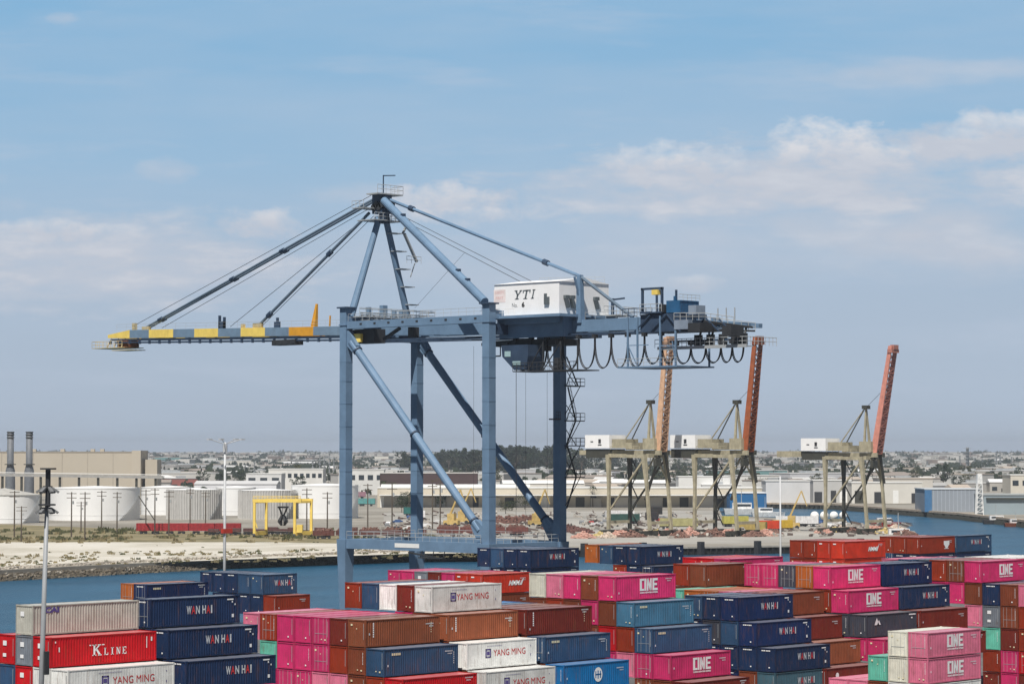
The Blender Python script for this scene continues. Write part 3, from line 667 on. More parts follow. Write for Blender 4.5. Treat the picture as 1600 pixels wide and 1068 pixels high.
# A-frame
apex = Vector((mid, GA, 68.3))
for X, lab in ((0, 1), (BB, 2)):
    m = MB(); m.tube((X+(.6 if X == 0 else -2.4), GA-.4, 49.6), (mid+(-.7 if X == 0 else .7), GA, 65.6), .60 if X == 0 else .56, .50, n=12)
    o = sub('mast_leg', m, BLUE)
    if X:
        q = MB()        # ladder with landings along the far mast leg
        a = Vector((X-2.4, GA-.6, 50.5)); b = Vector((mid+.9, GA-.6, 64.5))
        for k in range(5):
            p = a.lerp(b, (k+.5)/5); q.box(p.x-.6, p.x+1.7, p.y-1.0, p.y+.6, p.z, p.z+.12)
        q.build('landing', STEEL, o)
        q = MB(); zig = [(14.0, 58.9), (11.6, 63.4), (12.9, 65.4), (11.3, 63.6)]
        q.beam((14.6, GA-.8, 58.9), (11.8, GA-.8, 63.3), .5, .25); q.beam((11.5, GA-.8, 63.3), (12.9, GA-.8, 65.6), .4, .2)
        q.beam((14.2, GA-.8, 58.7), (13.2, GA-.8, 56.4), .12); q.rail([(12, GA-1.2, 58.6), (15.2, GA-1.2, 58.6)], 1.1, .8, .05); q.build('ladder', STEEL, o)
m = MB(); m.beam((mid-1.2, GA, 65.2), (mid+1.1, GA, 65.2), 1.2, 1.0); m.box(mid-1.1, mid+1.1, GA-1.0, GA+1.2, 66.2, 69.2); m.beam((mid-.2, GA-.5, 64.8), (mid+.1, GA-.5, 69.2), 1.2); hd = sub('mast_head', m, DKBL)
m = MB(); m.box(mid-3.2, mid+3.2, GA-1.6, GA+2.4, 65.0, 65.15); m.box(mid-2.2, mid+3.4, GA-1.2, GA+1.4, 69.2, 69.4); m.box(mid-3.6, mid+.5, GA+.5, GA+3.2, 67.0, 67.12)
m.rail([(mid-3.2, GA-1.6, 65.1), (mid+3.2, GA-1.6, 65.1), (mid+3.2, GA+2.4, 65.1)], 1.1, .9, .045); m.rail([(mid-2.2, GA-1.2, 69.4), (mid+3.4, GA-1.2, 69.4), (mid+3.4, GA+1.4, 69.4)], 1.3, .9, .045)
m.rail([(mid-3.6, GA+.5, 67.1), (mid-3.6, GA+3.2, 67.1)], 1.1, .7, .05); m.build('head_platform', STEEL, hd)
m = MB()
for k in range(4): m.tube((mid-1.3, GA+.8-.6*k, 67.2+.4*(k%2)), (mid+1.3, GA+.8-.6*k, 67.2+.4*(k%2)), .55, n=14)
m.build('sheave', DARK, hd)
m = MB(); m.beam((mid+.2, GA, 69.3), (mid+.2, GA, 72.4), .14); m.beam((mid+.2, GA, 72.3), (mid+2.6, GA-.2, 72.5), .16); m.build('mast_light_arm', DKBL, hd)
# forestays
def stay(name, p, q, r, m_, knobs=()):
    mb = MB(); mb.tube(p, q, r, n=8); o = sub(name, mb, m_); p = Vector(p); q = Vector(q); t = (q-p).normalized()
    if knobs:
        for k in knobs: c = p.lerp(q, k); MB().tube(c-t*.5, c+t*.5, r*1.7, n=8).build('stay_joint', DKBL, o)
    return o
STAY = mat('stay_blue', (.13, .18, .24), .5, var=.15, spec=.3)
for k in (0, 1): stay('outer_forestay', (mid-.5+.9*k, GA+1.6, 68.6), (BX[0]+.8*k, 88.5, bz(88)+1.1), .2, STAY, (.38, .6, .93))
stay('inner_forestay', (mid-.4, GA+2.6, 66.5), (BX[0], 58.8, bz(59)+1.1), .25, STAY, (.35, .9))
for a_, b_, c_ in ((58, 60, 1.5), (62.5, 63, 1.4), (87.4, 89.2, 1.3), (91.2, 91.9, 1.9)): sub('stay_bracket', MB().box(BX[0]-.3, BX[0]+.3, a_, b_, bz(a_)+.65, bz(a_)+c_), mat('pale_yellow'))
m = MB()
for a, b in (((mid-.8, GA+1.8, 69.2), (BX[0], 91, bz(91)+1.7)), ((mid-.8, GA+2, 67.2), (BX[0], 84, bz(84)+1)), ((mid, GA+2, 66), (BX[0], 58, bz(58)+1)), ((mid, GA+3, 66.3), (BX[0], 66, bz(66)+1)),
             ((mid, GA, 67.5), (mid, -4, 53)), ((mid+1, GA, 66.6), (mid+1, -1, 53))): m.tube(a, b, .045, n=5)
m.tube((14, GA-1, 51.5), (7, 12, 59), .03, n=4)
sub('hoist_rope', m, CABLE)
# backstays
m = MB(); m.tube((mid-.8, GA-1.2, 68.2), (.1, 1.0, 50.8), .62, .66, n=14); bs = sub('back_leg', m, BLUE)
q = MB()
for k in (.2, .75, .84): c = Vector((mid-.8, GA-1.2, 68.2)).lerp(Vector((.1, 1.0, 50.8)), k); q.box(c.x-.3, c.x+.3, c.y-.3, c.y+.3, c.z+.4, c.z+.95)
q.build('sheave_bracket', DKBL, bs)
KN = (5.9, -12.9, 54.2)
stay('backstay', (mid+.8, GA-1.0, 68.4), KN, .27, BLUE, (.12, .83))
stay('backstay', KN, (6.4, -22.6, 47.9), .27, STAY)
m = MB(); m.beam((KN[0], KN[1], 47.4), (KN[0]-.1, KN[1], KN[2]+.2), .95, .95, .7, .7); m.beam((KN[0]-1.3, KN[1], 54.1), (KN[0]-.2, KN[1], 51.0), .25); sub('backstay_post', m, BLUE)
m = MB(); m.rail([(11, 0, 53.9), (12.8, -11.5, 53.6)], .9, 1.6, .03); sub('roof_railing', m, STEEL)

# machinery house
HX0, HX1, HY0, HY1, HZ0, HZ1 = 2.5, 13.4, -11.8, 1.3, 48.7, 53.4
wh = mat('house_white', (.88, .88, .88), .5, var=.04, streak=.1, stain=(.5, .48, .44))
m = MB(); m.box(HX0, HX1, HY0, HY1, HZ0, HZ1); hs = sub('machinery_house', m, wh)
xm = (HX0+HX1)/2; m = MB(); a = HX0-.15; b = HX1+.15; y0 = HY0-.15; y1 = HY1+.15; z = HZ1
m.add([(a,y0,z),(b,y0,z),(b,y1,z),(a,y1,z),(xm,y0,z+.75),(xm,y1,z+.75)], [(0,4,1),(2,5,3),(0,3,5,4),(1,4,5,2),(0,1,2,3)]); m.build('house_roof', wh, hs)
lean = link('x', MB().mesh('x'), None); bpy.data.objects.remove(lean)
def side_text(me, X, Y, Z, par, nm='lettering'):
    o = link(nm, me, par, (X, Y, Z)); o.rotation_euler.z = R(-90); return o
GREYL = mat('grey_lettering', (.10, .12, .13), .6, var=.1)
mb = MB(); xx = 0
for g, wd in (('Y', 1.6), ('T', 1.6), ('I', 1.0)): quads(mb, GL[g], xx, 0, wd, 1.35, sh=.0); xx += wd+.12
for i, v in enumerate(mb.v): mb.v[i] = (v[0]+v[2]*.28, v[1], v[2])
me = mb.mesh('lettering'); me.materials.append(GREYL); side_text(me, HX0-.02, HY0+9.3, 51.05, hs)
side_text(text_mesh('No.', .62, GREYL, width=1.1), HX0-.02, HY0+8.9, 49.9, hs, 'small_lettering')
side_text(text_mesh('6', .8, mat('black_lettering', (.02,.02,.02)), width=.6, bold=.04), HX0-.02, HY0+7.2, 49.85, hs, 'number')
m = MB(); m.box(-1.2, 1.2, 0, .01, 0, 1.9); mm_ = m.mesh('sign_panel'); mm_.materials.append(mat('pale_pink_sign', (.80, .70, .68), .6)); o = side_text(mm_, HX0-.02, HY0+12.0, 50.75, hs, 'sign_panel')
RDS = mat('faded_red', (.72, .42, .40), .6)
link('sign_writing', text_mesh('SAFETY', .4, RDS, width=1.8), o, (0, -.01, 1.25)); link('sign_writing', text_mesh('FIRST', .4, RDS, width=1.5), o, (0, -.01, .45))
m = MB()
m.box(HX0-.28, HX0, HY0+1.9, HY0+2.8, 50.1, 51.2); m.box(HX0-.2, HX0, HY0+2.4, HY0+2.85, 51.0, 51.7); m.build('air_vent', GREYL, hs)
for x in (HX0+.9, HX0+2.1, HX0+7.4):
    m = MB(); m.box(x, x+.9, HY0-.5, HY0, 50.9, 51.4); m.beam((x+.2, HY0-.3, 51), (x+.7, HY0-.3, 49.6), .5, .4); m.build('air_vent', GREYL, hs)
m = MB(); m.box(HX1+.3, HX1+2.0, -8, HY1-1, 48.9, 51.6); m.box(HX0+9, HX1+2.5, HY0-3.5, HY0, 48.6, 48.75)
m.build('service_landing', STEEL, hs)
MB().rail([(HX0+6, HY0-3.4, 48.7), (HX1+2.5, HY0-3.4, 48.7), (HX1+2.5, HY0, 48.7)], 1.2, .9, .05).build('railing', STEEL, hs)
m = MB(); m.beam((HX1-1.4, HY0-2, 48.8), (HX1-1.4, HY0-2, 51.2), .35); m.beam((HX1-1.4, HY0-2, 51), (HX1+.8, HY0-2.4, 51.3), .25); m.build('davit', DKBL, hs)
m = MB(); m.box(HX0-1.1, HX1+.8, HY0-1.1, HY1+1.2, HZ0-.45, HZ0-.05); m.box(HX0+.3, HX0+.8, HY0+.5, HY1-.3, HZ0-1.3, HZ0-.45); m.box(HX1-.8, HX1-.3, HY0+.5, HY1-.3, HZ0-1.3, HZ0-.45); m.build('house_deck', BLUE, hs)
MB().rail([(HX0-1.05, HY0+8, HZ0-.05), (HX0-1.05, HY1+1.1, HZ0-.05)], 1.0, 1.1, .04).build('deck_railing', WHITE, hs)
m = MB(); m.box(3.6, 3.85, HY0+.2, HY1, 45.4, HZ0-.4); m.box(11.8, 12.1, HY0+.2, HY1, 45.4, HZ0-.4); m.box(3.85, 11.8, HY0+.2, HY0+.5, 45.4, HZ0-.4); sub('house_support', m, BLUE)

# driver's cab, trolley and its service platform under the girder
m = MB(); m.box(BX[0]-1.4, BX[1]+1.4, -9, 3.6, 44.3, 45.2); m.box(BX[0]-.6, BX[1]+.6, -4, 0.5, 43.6, 44.3); tr = sub('trolley', m, DARK)
m = MB(); m.add([(1.6,-6.4,42.6),(5.2,-6.4,42.6),(5.2,-1.6,42.6),(1.6,-1.2,42.6),(1.6,-6.0,40.6),(5.2,-6.0,40.6),(5.2,-3.6,40.6),(1.6,-3.6,40.6),(1.6,-6.4,44.3),(5.2,-6.4,44.3),(5.2,-1.0,44.3),(1.6,-1.0,44.3)],
      [(4,7,6,5),(0,4,5,1),(7,3,2,6),(4,0,3,7),(1,5,6,2),(0,1,9,8),(1,2,10,9),(2,3,11,10),(3,0,8,11),(8,9,10,11)]); m.build('cab', DKBL, tr)
m = MB(); m.box(1.56, 1.59, -4.9, -3.3, 41.2, 41.9); m.box(1.56, 1.59, -2.9, -1.7, 42.6, 43.4); m.build('cab_window', mat('pale_glass', (.35, .5, .52), .1), tr)
m = MB(); m.box(1.4, 6, -16.5, -3.5, 40.3, 40.45)
for y in (-16.3, -13, -9.5): m.beam((1.5, y, 40.4), (1.5, y, 44.6), .16)
m.beam((1.5, -6.5, 40.4), (1.5, -9.5, 44.5), .12); m.beam((1.5, -9.5, 40.4), (1.5, -13, 44.5), .12); m.box(1.6, 2.8, -12.4, -11.6, 40.5, 42.2); m.build('cab_walkway', DARK, tr)
MB().rail([(1.4, -16.5, 40.4), (1.4, -3.5, 40.4)], 1.2, .8, .05).build('railing', DARK, tr)
m = MB(); m.box(BX[0]-1.6, BX[0]-.9, .5, 6.0, 44.5, 44.95); m.beam((BX[0]-1.2, 4.6, 44.6), (BX[0]-1.2, 4.6, 42.9), .12); m.beam((BX[0]-1.2, 4.6, 42.9), (BX[0]-1.2, 2.4, 42.9), .2); m.beam((BX[0]-1.2, 2.4, 44.6), (BX[0]-1.2, 2.4, 42.9), .12); m.build('end_step', DARK, tr)
m = MB()
for x, y in ((2.5, 5.6), (2.5, 3.8), (9, 3.0), (9, 1.0), (2.5, -3.2), (9, -3.4)): m.tube((x, y, 44.4), (x, y, 16 if y > -3 else 20), .028, n=4)
m.build('hoist_rope', CABLE, tr)

# festoon cable loops
fest = MB(); car = MB(); yy = -1.0; n = 0
while yy > -43.5:
    w = 3.15 if yy > -27 else (2.7 if yy > -38 else 2.0); zt = 45.15 if yy > -26 else 44.6; drop = 4.4 if yy > -22 else (4.3 if yy > -30 else 3.1)
    zt = 45.1 if yy > -30 else 43.6; drop = 4.5 if yy > -26 else (4.1 if yy > -30 else 2.7)
    pts = [(BX[0]-1.5, yy-w*(.5-.5*math.cos(math.pi*i/14))*1.0, zt-drop*math.sin(math.pi*i/14)**.75) for i in range(15)]
    for o in (0, .22): fest.path([(x+o, y, z+(o*.5)) for x, y, z in pts], .075, 5)
    car.box(BX[0]-1.8, BX[0]-1.0, yy-.25, yy+.25, zt-.1, zt+.5); yy -= w
sub('festoon_cable', fest, CABLE); sub('festoon_carrier', car, DARK)
m = MB(); m.beam((BX[0]-1.4, -3, 45.75), (BX[0]-1.4, -31, 45.6), .2, .25); m.beam((BX[0]-1.4, -31, 44.1), (BX[0]-1.4, -44, 44.1), .25, .25); sub('festoon_rail', m, DKBL)

# rear end: maintenance frame, hoist portal, blue box, walkway
m = MB(); ya, yb = -25.8, -34.6; zl = 40.6
for y in (ya, ya-1.8, yb+2.8, yb): m.beam((1.6, y, zl), (1.6, y, 47.6 if y > -33 else 45.5), .22)
for y in (ya, yb): m.beam((9, y, zl), (9, y, 46.5), .22)
m.box(1.2, 9.4, yb-.6, ya+1.6, zl-.2, zl); m.beam((1.6, ya-1.8, zl), (1.6, ya+.2, 44), .12); m.beam((1.6, yb, zl), (1.6, yb+.6, 44), .12); m.beam((1.6, yb, 43.4), (1.6, yb+3, 43.4), .15); m.beam((1.6, ya, 43.6), (1.6, ya-3.8, 43.6), .12)
mf = sub('maintenance_frame', m, BLUE)
MB().rail([(1.2, ya+1.6, zl), (1.2, yb-.6, zl)], 1.1, 1.2, .04).build('railing', STEEL, mf)
m = MB(); m.rail([(1.6, ya+1.0, 47.7), (1.6, ya-4.5, 47.7)], 1.1, 1.0, .06); m.build('top_railing', DKBL, mf)
m = MB(); m.beam((1.9, -28.3, 48.2), (1.9, -28.3, 51.6), .3); m.beam((1.9, -31.9, 48.2), (1.9, -31.9, 51.6), .3); m.beam((1.9, -28.1, 51.5), (1.9, -32.1, 51.5), .3); m.beam((5, -28.3, 48.2), (5, -28.3, 51.4), .25); m.beam((5, -31.9, 48.2), (5, -31.9, 51.4), .25); m.box(1.4, 6, -32.2, -28.2, 48.0, 48.2)
hp = sub('hoist_portal', m, DKBL); m = MB(); m.box(1.5, 2.4, -31.4, -30.3, 50.6, 51.3); m.build('chain_hoist', YEL, hp)
MB().rail([(1.4, -28.2, 48.2), (1.4, -32.2, 48.2)], 1.1, .9, .05).build('railing', STEEL, hp)
m = MB(); m.box(1.8, 8, -35, -28, 45.4, 47.9); sub('rear_machinery', m, DKBL)
m = MB(); m.box(2.0, 6, -35.2, -32.6, 48.0, 49.7); m.box(2.0, 2.3, -34.2, -33.9, 49.7, 50.3); sub('blue_cabin', m, mat('bright_blue', (.02, .10, .22), .5, var=.2, streak=.3))
m = MB(); m.box(2, 4, -38.0, -36.6, 47.6, 48.9); m.box(1.5, 4.5, -36.9, -34.4, 45.6, 46.9); sub('rear_cabinet', m, mat('blue_grey', (.22, .27, .34), .6, var=.15))
m = MB(); m.box(BX[0]-3, BX[0]-1.6, -46, -30, 43.0, 43.12); m.beam((BX[0]-3, -30, 43.1), (BX[0]-3, -46, 43.1), .15, .45); rw = sub('rear_walkway', m, STEEL)
MB().rail([(BX[0]-3, -29.5, 43.2), (BX[0]-3, -46, 43.2), (BX[1]+1, -46, 43.2)], 1.15, .8, .05).rail([(BX[0]-.5, -37, 46.3), (BX[0]-.5, -45.5, 45.2)], 1.1, 1.1, .05).build('railing', STEEL, rw)
m = MB()
for y in (-36, -38.2, -40.4, -42.6, -44.0): m.box(BX[0]-1.6, BX[0]-.9, y-.5, y+.5, 43.3, 44.9); m.beam((BX[0]-1, y, 44.5), (BX[0], y+.4, 46), .25)
m.beam((BX[0]-.5, -36, 46.9), (BX[0]-.5, -45.0, 45.7), .3); m.beam((BX[0]-.5, -36, 45.6), (BX[0]-.5, -45.4, 45.2), .25); m.build('cable_sheave', DARK, rw)
m = MB()
for y in (-36.5, -38, -39.5): m.beam((BX[0], y-2, 46.8), (BX[0], y-2, 48.6), .12)
m.build('antenna', STEEL, rw)
for (x, y0, z0, y1, z1) in ((1.6, -27, 45.5, -30, 47.8), (1.6, -30, 45.5, -33, 47.8), (1.6, -33, 47.8, -35.5, 45.3), (4.0, -36, 45.4, -38, 47.2), (4.0, -38, 47.2, -40.5, 45.2), (4.0, -40.5, 46.9, -42.5, 45.2), (2.4, -35.5, 48.0, -37.5, 46.9)):
    sub('rear_brace', MB().beam((x, y0, z0), (x, y1, z1), .16), DKBL)
for bx in ((1.4, 5, -39.2, -37.0, 45.2, 46.4), (1.6, 3, -32.4, -31.6, 48.1, 49.2), (1.2, 4, -44.8, -43.2, 44.4, 45.8)): sub('rear_winch', MB().box(*bx), DARK)
m = MB(); m.rail([(1.5, -34.4, 46.9), (1.5, -40, 46.7), (1.5, -45, 46.0)], 1.0, 1.0, .05).rail([(1.4, -35.4, 49.7), (6, -35.4, 49.7)], .8, .8, .04); sub('rear_railing', m, STEEL)
# stair tower on the landside far leg
m = MB(); x0 = BB+.9
lv = [38.5, 33.2, 29.4, 24.6]
for k, z in enumerate(lv): m.box(x0-.6, x0+3.6, -1.1, .9, z, z+.15)
m.beam((x0+.3, -.6, 38.4), (x0+2.0, -.6, 33.4), .2, .14); m.beam((x0+2.0, -.6, 33.2), (x0-.1, -.6, 29.5), .2, .14); m.beam((x0+.2, -.6, 29.4), (x0+2.1, -.6, 24.8), .2, .14); m.beam((x0+2.1, -.6, 24.6), (x0, -.6, 20), .2, .14)
m.beam((x0, -.6, 43), (x0+2.6, -.6, 38.6), .18, .12)
for z in lv: m.beam((x0-.5, -.8, z-4.2), (x0+2.8, -.8, z), .09); m.beam((x0-.5, .6, z-3.0), (x0+3.0, .6, z+3.4), .1, .08); m.beam((x0-.3, .2, z+3.6), (x0+3.0, .2, z+.2), .09)
st = sub('stair_tower', m, DARK)
q = MB()
for z in lv: q.rail([(x0-.3, -1.1, z+.15), (x0+3.6, -1.1, z+.15), (x0+3.6, .9, z+.15)], 1.1, .8, .045)
q.rail([(x0+.3, -.8, 38.6), (x0+2.0, -.8, 33.6)], 1.0, .8, .035); q.rail([(x0+2.0, -.8, 33.4), (x0-.1, -.8, 29.7)], 1.0, .8, .035)
q.build('railing', DARK, st)
m = MB(); m.box(BB-1.8, BB-.7, -.9, .6, 33.4, 33.6); m.rail([(BB-1.8, -.9, 33.6), (BB-.8, -.9, 33.6)], 1, .5, .04); sub('side_landing', m, DARK)
m = MB()
for k in range(34): m.box(BB+LW/2, BB+LW/2+.18, -.3, .3, 16+k*.85, 16.1+k*.85)
sub('leg_ladder', m, DARK)

# ============================================================ LAMP MASTS IN THE YARD
def floodlights(par, c, ring, n, m_, d=.55):
    for k in range(n):
        a = 2*math.pi*k/n+.3; p = Vector((c[0]+ring*math.cos(a), c[1]+ring*math.sin(a), c[2]))
        mb = MB(); q = p+Vector((math.cos(a), math.sin(a), -.7))*.55; mb.beam(p, q, d, d*.5, d*1.1, d*.7); mb.build('floodlight', m_, par)
GALV = mat('mast_grey', (.30, .315, .33), .5, var=.1, streak=.2, stain=(.25, .24, .22))
b = at(66.5, 205); r = root('lamp_mast', (b.x, b.y, 0), 0, 'grey tapered lamp mast with two tiers of floodlights in front of left containers', 'lamp mast')
t = at(76.5, 205)-b; lean = lambda z: (t.x*(z-8)/20, t.y*(z-8)/20, z)
MB().tube(lean(0), lean(27.4), .25, .15, n=14).build('pole', GALV, r, smooth=True)
m = MB(); p = lean(20.4); m.box(p[0]-.2, p[0]+.2, p[1]-.35, p[1]-.15, 11.4, 13.2)
for z, w in ((27.3, .85), (25.9, .5), (24.5, .9)): p = lean(z); MB().tube((p[0], p[1], z), (p[0], p[1], z+.12), w*.75, n=14).build('lamp_ring', DARK, r)
m.build('switch_box', DARK, r)
for z in (25.9, 24.3): p = lean(z); floodlights(r, (p[0], p[1], z), .32, 6, mat('floodlight_grey', (.16, .165, .17)), .26)
p = lean(27); MB().tube((p[0], p[1], 24.4), (p[0], p[1], 27.4), .2, n=10).build('hoist_head', DARK, r)
def thin_mast(px, D, ztop, w, label, arms):
    b = at(px, D); r = root('lamp_mast', (b.x, b.y, 0), 0, label, 'lamp mast')
    PALE = mat('mast_pale', (.52, .53, .54), .6, var=.1); MB().tube((0, 0, 0), (0, 0, ztop), w, w*.6, n=8).build('pole', PALE, r, smooth=True)
    m = MB()
    for k in range(arms):
        a = 2*math.pi*k/arms+.2; m.tube((0, 0, ztop-.3), (2.6*math.cos(a), 2.6*math.sin(a), ztop+.5), .06, n=4)
    m.tube((0, 0, ztop-1.5), (0, 0, ztop-.4), w*1.3, n=8)
    if arms: m.build('lamp_arms', PALE, r)
    for k in range(arms):
        a = 2*math.pi*k/arms+.2; MB().box(2.6*math.cos(a)-.35, 2.6*math.cos(a)+.35, 2.6*math.sin(a)-.25, 2.6*math.sin(a)+.25, ztop+.35, ztop+.55).build('floodlight', PALE, r)
    return r
mk = thin_mast(352, 400, 30.0, .27, 'slim pale lamp mast with spider arms rising behind low blue containers', 7)
m = MB(); m.box(-.5, 1.3, -.3, .3, 16.2, 16.9); m.build('red_bracket', mat('signal_red', (.5, .04, .02)), mk)
thin_mast(1218.5, 425, 24.6, .2, 'thin pale pole rising behind magenta containers near dock piles', 0)

# ============================================================ FAR CRANES WITH RAISED BOOMS
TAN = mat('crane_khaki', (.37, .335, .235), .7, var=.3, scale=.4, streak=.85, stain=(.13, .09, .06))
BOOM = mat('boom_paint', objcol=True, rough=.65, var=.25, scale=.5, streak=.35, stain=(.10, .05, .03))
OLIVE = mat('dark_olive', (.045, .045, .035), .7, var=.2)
def far_crane(px, py, label, bcol, lean):
    D = 880; b = at(px, D); r = root('gantry_crane', (b.x, b.y, 0), 0, label, 'gantry crane', 'cranes with raised booms on the far dock')
    g, w = 17.0, 11.0; dz = (835-py)/4.66
    H = 28.2+dz*0
    for X, Y in ((0, 0), (w, 0), (0, g), (w, g)):
        k = 1 if Y == 0 else -1
        mb = MB(); mb.beam((X, Y-(1.4 if Y == 0 else 0), 2), (X, Y-.2, 16), 1.05, 1.05, .9, .9); mb.beam((X, Y-.2, 16), (X, Y+(1.2 if Y == 0 else 0), 27.4), .9, .9, 1.5, 1.5)
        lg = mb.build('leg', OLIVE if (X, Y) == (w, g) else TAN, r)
        q = MB(); q.box(X-4.5, X+4.5, Y-1.4, Y+.2, .6, 1.9)
        for d in (-3.6, -1.6, 1.6, 3.6): q.tube((X+d, Y-1.5, .5), (X+d, Y+.1, .5), .5, n=8)
        q.build('bogie', OLIVE, lg)
    for Y in (0, g):
        MB().beam((.6, Y, 27.0), (w-.6, Y, 27.2), 1.2, 1.3).build('cross_girder', TAN, r)
        MB().beam((.6, Y-.9 if Y == 0 else Y, 4.5), (w-.6, Y-.9 if Y == 0 else Y, 4.5), .8, 1.0).build('cross_sill', TAN, r)
    for X in (0, w):
        MB().beam((X, .6, 26.7), (X, g-.6, 27.0), .8, 1.1).build('top_beam', TAN, r)
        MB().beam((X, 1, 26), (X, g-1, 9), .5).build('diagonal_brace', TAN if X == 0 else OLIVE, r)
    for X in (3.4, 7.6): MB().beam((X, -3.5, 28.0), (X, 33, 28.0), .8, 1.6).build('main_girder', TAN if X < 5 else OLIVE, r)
    MB().box(1.5, 9.5, 17.8, 28.6, 26.2, 29.2).build('house_support', OLIVE, r)
    h = MB().box(1.0, 9.5, 17.5, 28.6, 29.5, 34.0).build('machinery_house', wh, r)
    for bx in ((.9, 1.0, 24.8, 26.0, 31.6, 31.9), (.9, 1.0, 21.3, 22.4, 31.2, 32.6), (.9, 1.0, 21.0, 22.6, 30.5, 30.8)): MB().box(*bx).build('house_marking', DARK, h)
    q = MB(); q.box(2, 8.5, 11.0, 17.2, 29.5, 32.6); q.build('winch_housing', TAN, r)
    q = MB(); q.box(1.6, 9, 7.8, 10.7, 29.0, 31.4); q.build('winch_housing', TAN, r)
    q = MB(); q.box(2.2, 8.5, -1.5, 3.6, 29.0, 32.8); q.build('hinge_house', TAN, r)
    MB().rail([(1, 4, 29), (1, 17, 29)], 1.2, 2.4, .08).build('railing', TAN, r)
    for k in range(5):
        z = 3+k*4.6; MB().beam((w+.8, g-.2 if k % 2 else g-3, z), (w+.8, g-3 if k % 2 else g-.2, z+4.6), .3, .3).build('stair_flight', OLIVE, r)
    for X in (1.2, 9): MB().tube((X, 6, 27.5), (X, 6, 18+X*.4), .1, n=4).build('hoist_rope', CABLE, r)
    MB().beam((w*.5, 1, 27), (w, 1, 20), .4).build('knee_brace', TAN, r); MB().beam((w*.5, 1, 27), (0, 1, 20), .4).build('knee_brace', TAN, r)
    for X in (3.6, 7.4):
        MB().beam((X, 2.4, 29), (5.2, 2.6, 45), .8, .8, .5, .5).build('mast_leg', TAN, r)
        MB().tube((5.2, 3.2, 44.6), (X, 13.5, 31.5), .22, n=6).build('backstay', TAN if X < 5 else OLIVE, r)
    MB().box(4.2, 6.4, 1.6, 3.8, 44.4, 45.7).build('mast_head', OLIVE, r)
    # raised boom: two plate girders with lattice between
    a = Vector((0, -1.6, 28.4)); top = Vector((0, lean, 66.6)); ax = (top-a).normalized()
    bm = []
    for X in (3.9, 7.3):
        mb = MB(); mb.beam(a+Vector((X, 0, 0)), top+Vector((X, 0, 0)), .5, 2.5, .45, 1.5, up=(0, -1, .1)); o = mb.build('boom_girder', BOOM, r); o.color = (*bcol, 1); bm.append(o)
    for s_, nm in ((-1.3, 'boom_lattice'), (1.2, 'boom_lattice')):
        mb = MB(); n = 20; ny = Vector((0, s_*.9, 0))
        for k in range(n):
            p = a.lerp(top, k/n)+ny*(1-.35*k/n); q = a.lerp(top, (k+1)/n)+ny*(1-.35*k/n)
            mb.beam(p+Vector((3.9, 0, 0)), p+Vector((7.3, 0, 0)), .22); x0, x1 = (3.9, 7.3) if k % 2 else (7.3, 3.9); mb.beam(p+Vector((x0, 0, 0)), q+Vector((x1, 0, 0)), .2)
        o = mb.build(nm, BOOM, r); o.color = (*(v*.75 for v in bcol), 1)
    q = MB(); q.box(3.4, 7.8, lean-1, lean+1.0, 64.2, 65.4); q.box(4.4, 7.2, lean-1.2, lean+.4, 65.4, 67.0); q.build('boom_tip', BOOM, r).color = (*(v*.7 for v in bcol), 1)
    MB().tube((5.2, 2, 45.4), (5.2, -3.6, 50), .07, n=4).build('boom_stay', CABLE, r)
    MB().beam((5.4, -1.5, 28), (9.8, 9, 12), .7).build('hinge_strut', OLIVE, r)
    MB().beam((7.4, -1.8, 28), (11, -1.0, 18), .7).build('hinge_strut', OLIVE, r)
    q = MB(); q.box(1.2, 4, -3.2, -1.9, 23.5, 26.0); q.build('cab', OLIVE, r)
    return r
far_crane(1010, 835, 'leftmost distant gantry crane with pale peach boom raised behind blue festoon', (.62, .38, .24), -5.2)
far_crane(1146, 835, 'distant gantry crane with rust orange boom raised, middle of three', (.33, .085, .025), -6.2)
c3 = far_crane(1351, 826, 'distant gantry crane with salmon pink boom raised, right of the others', (.62, .25, .19), -9.0)
p = at(1349, 905); c3.location = (p.x, p.y, 0); c3.scale = (.97, .97, .97)
q = MB(); q.box(1.5, 8, 29, 40, 27.2, 29.4); q.build('rear_platform', TAN, c3)

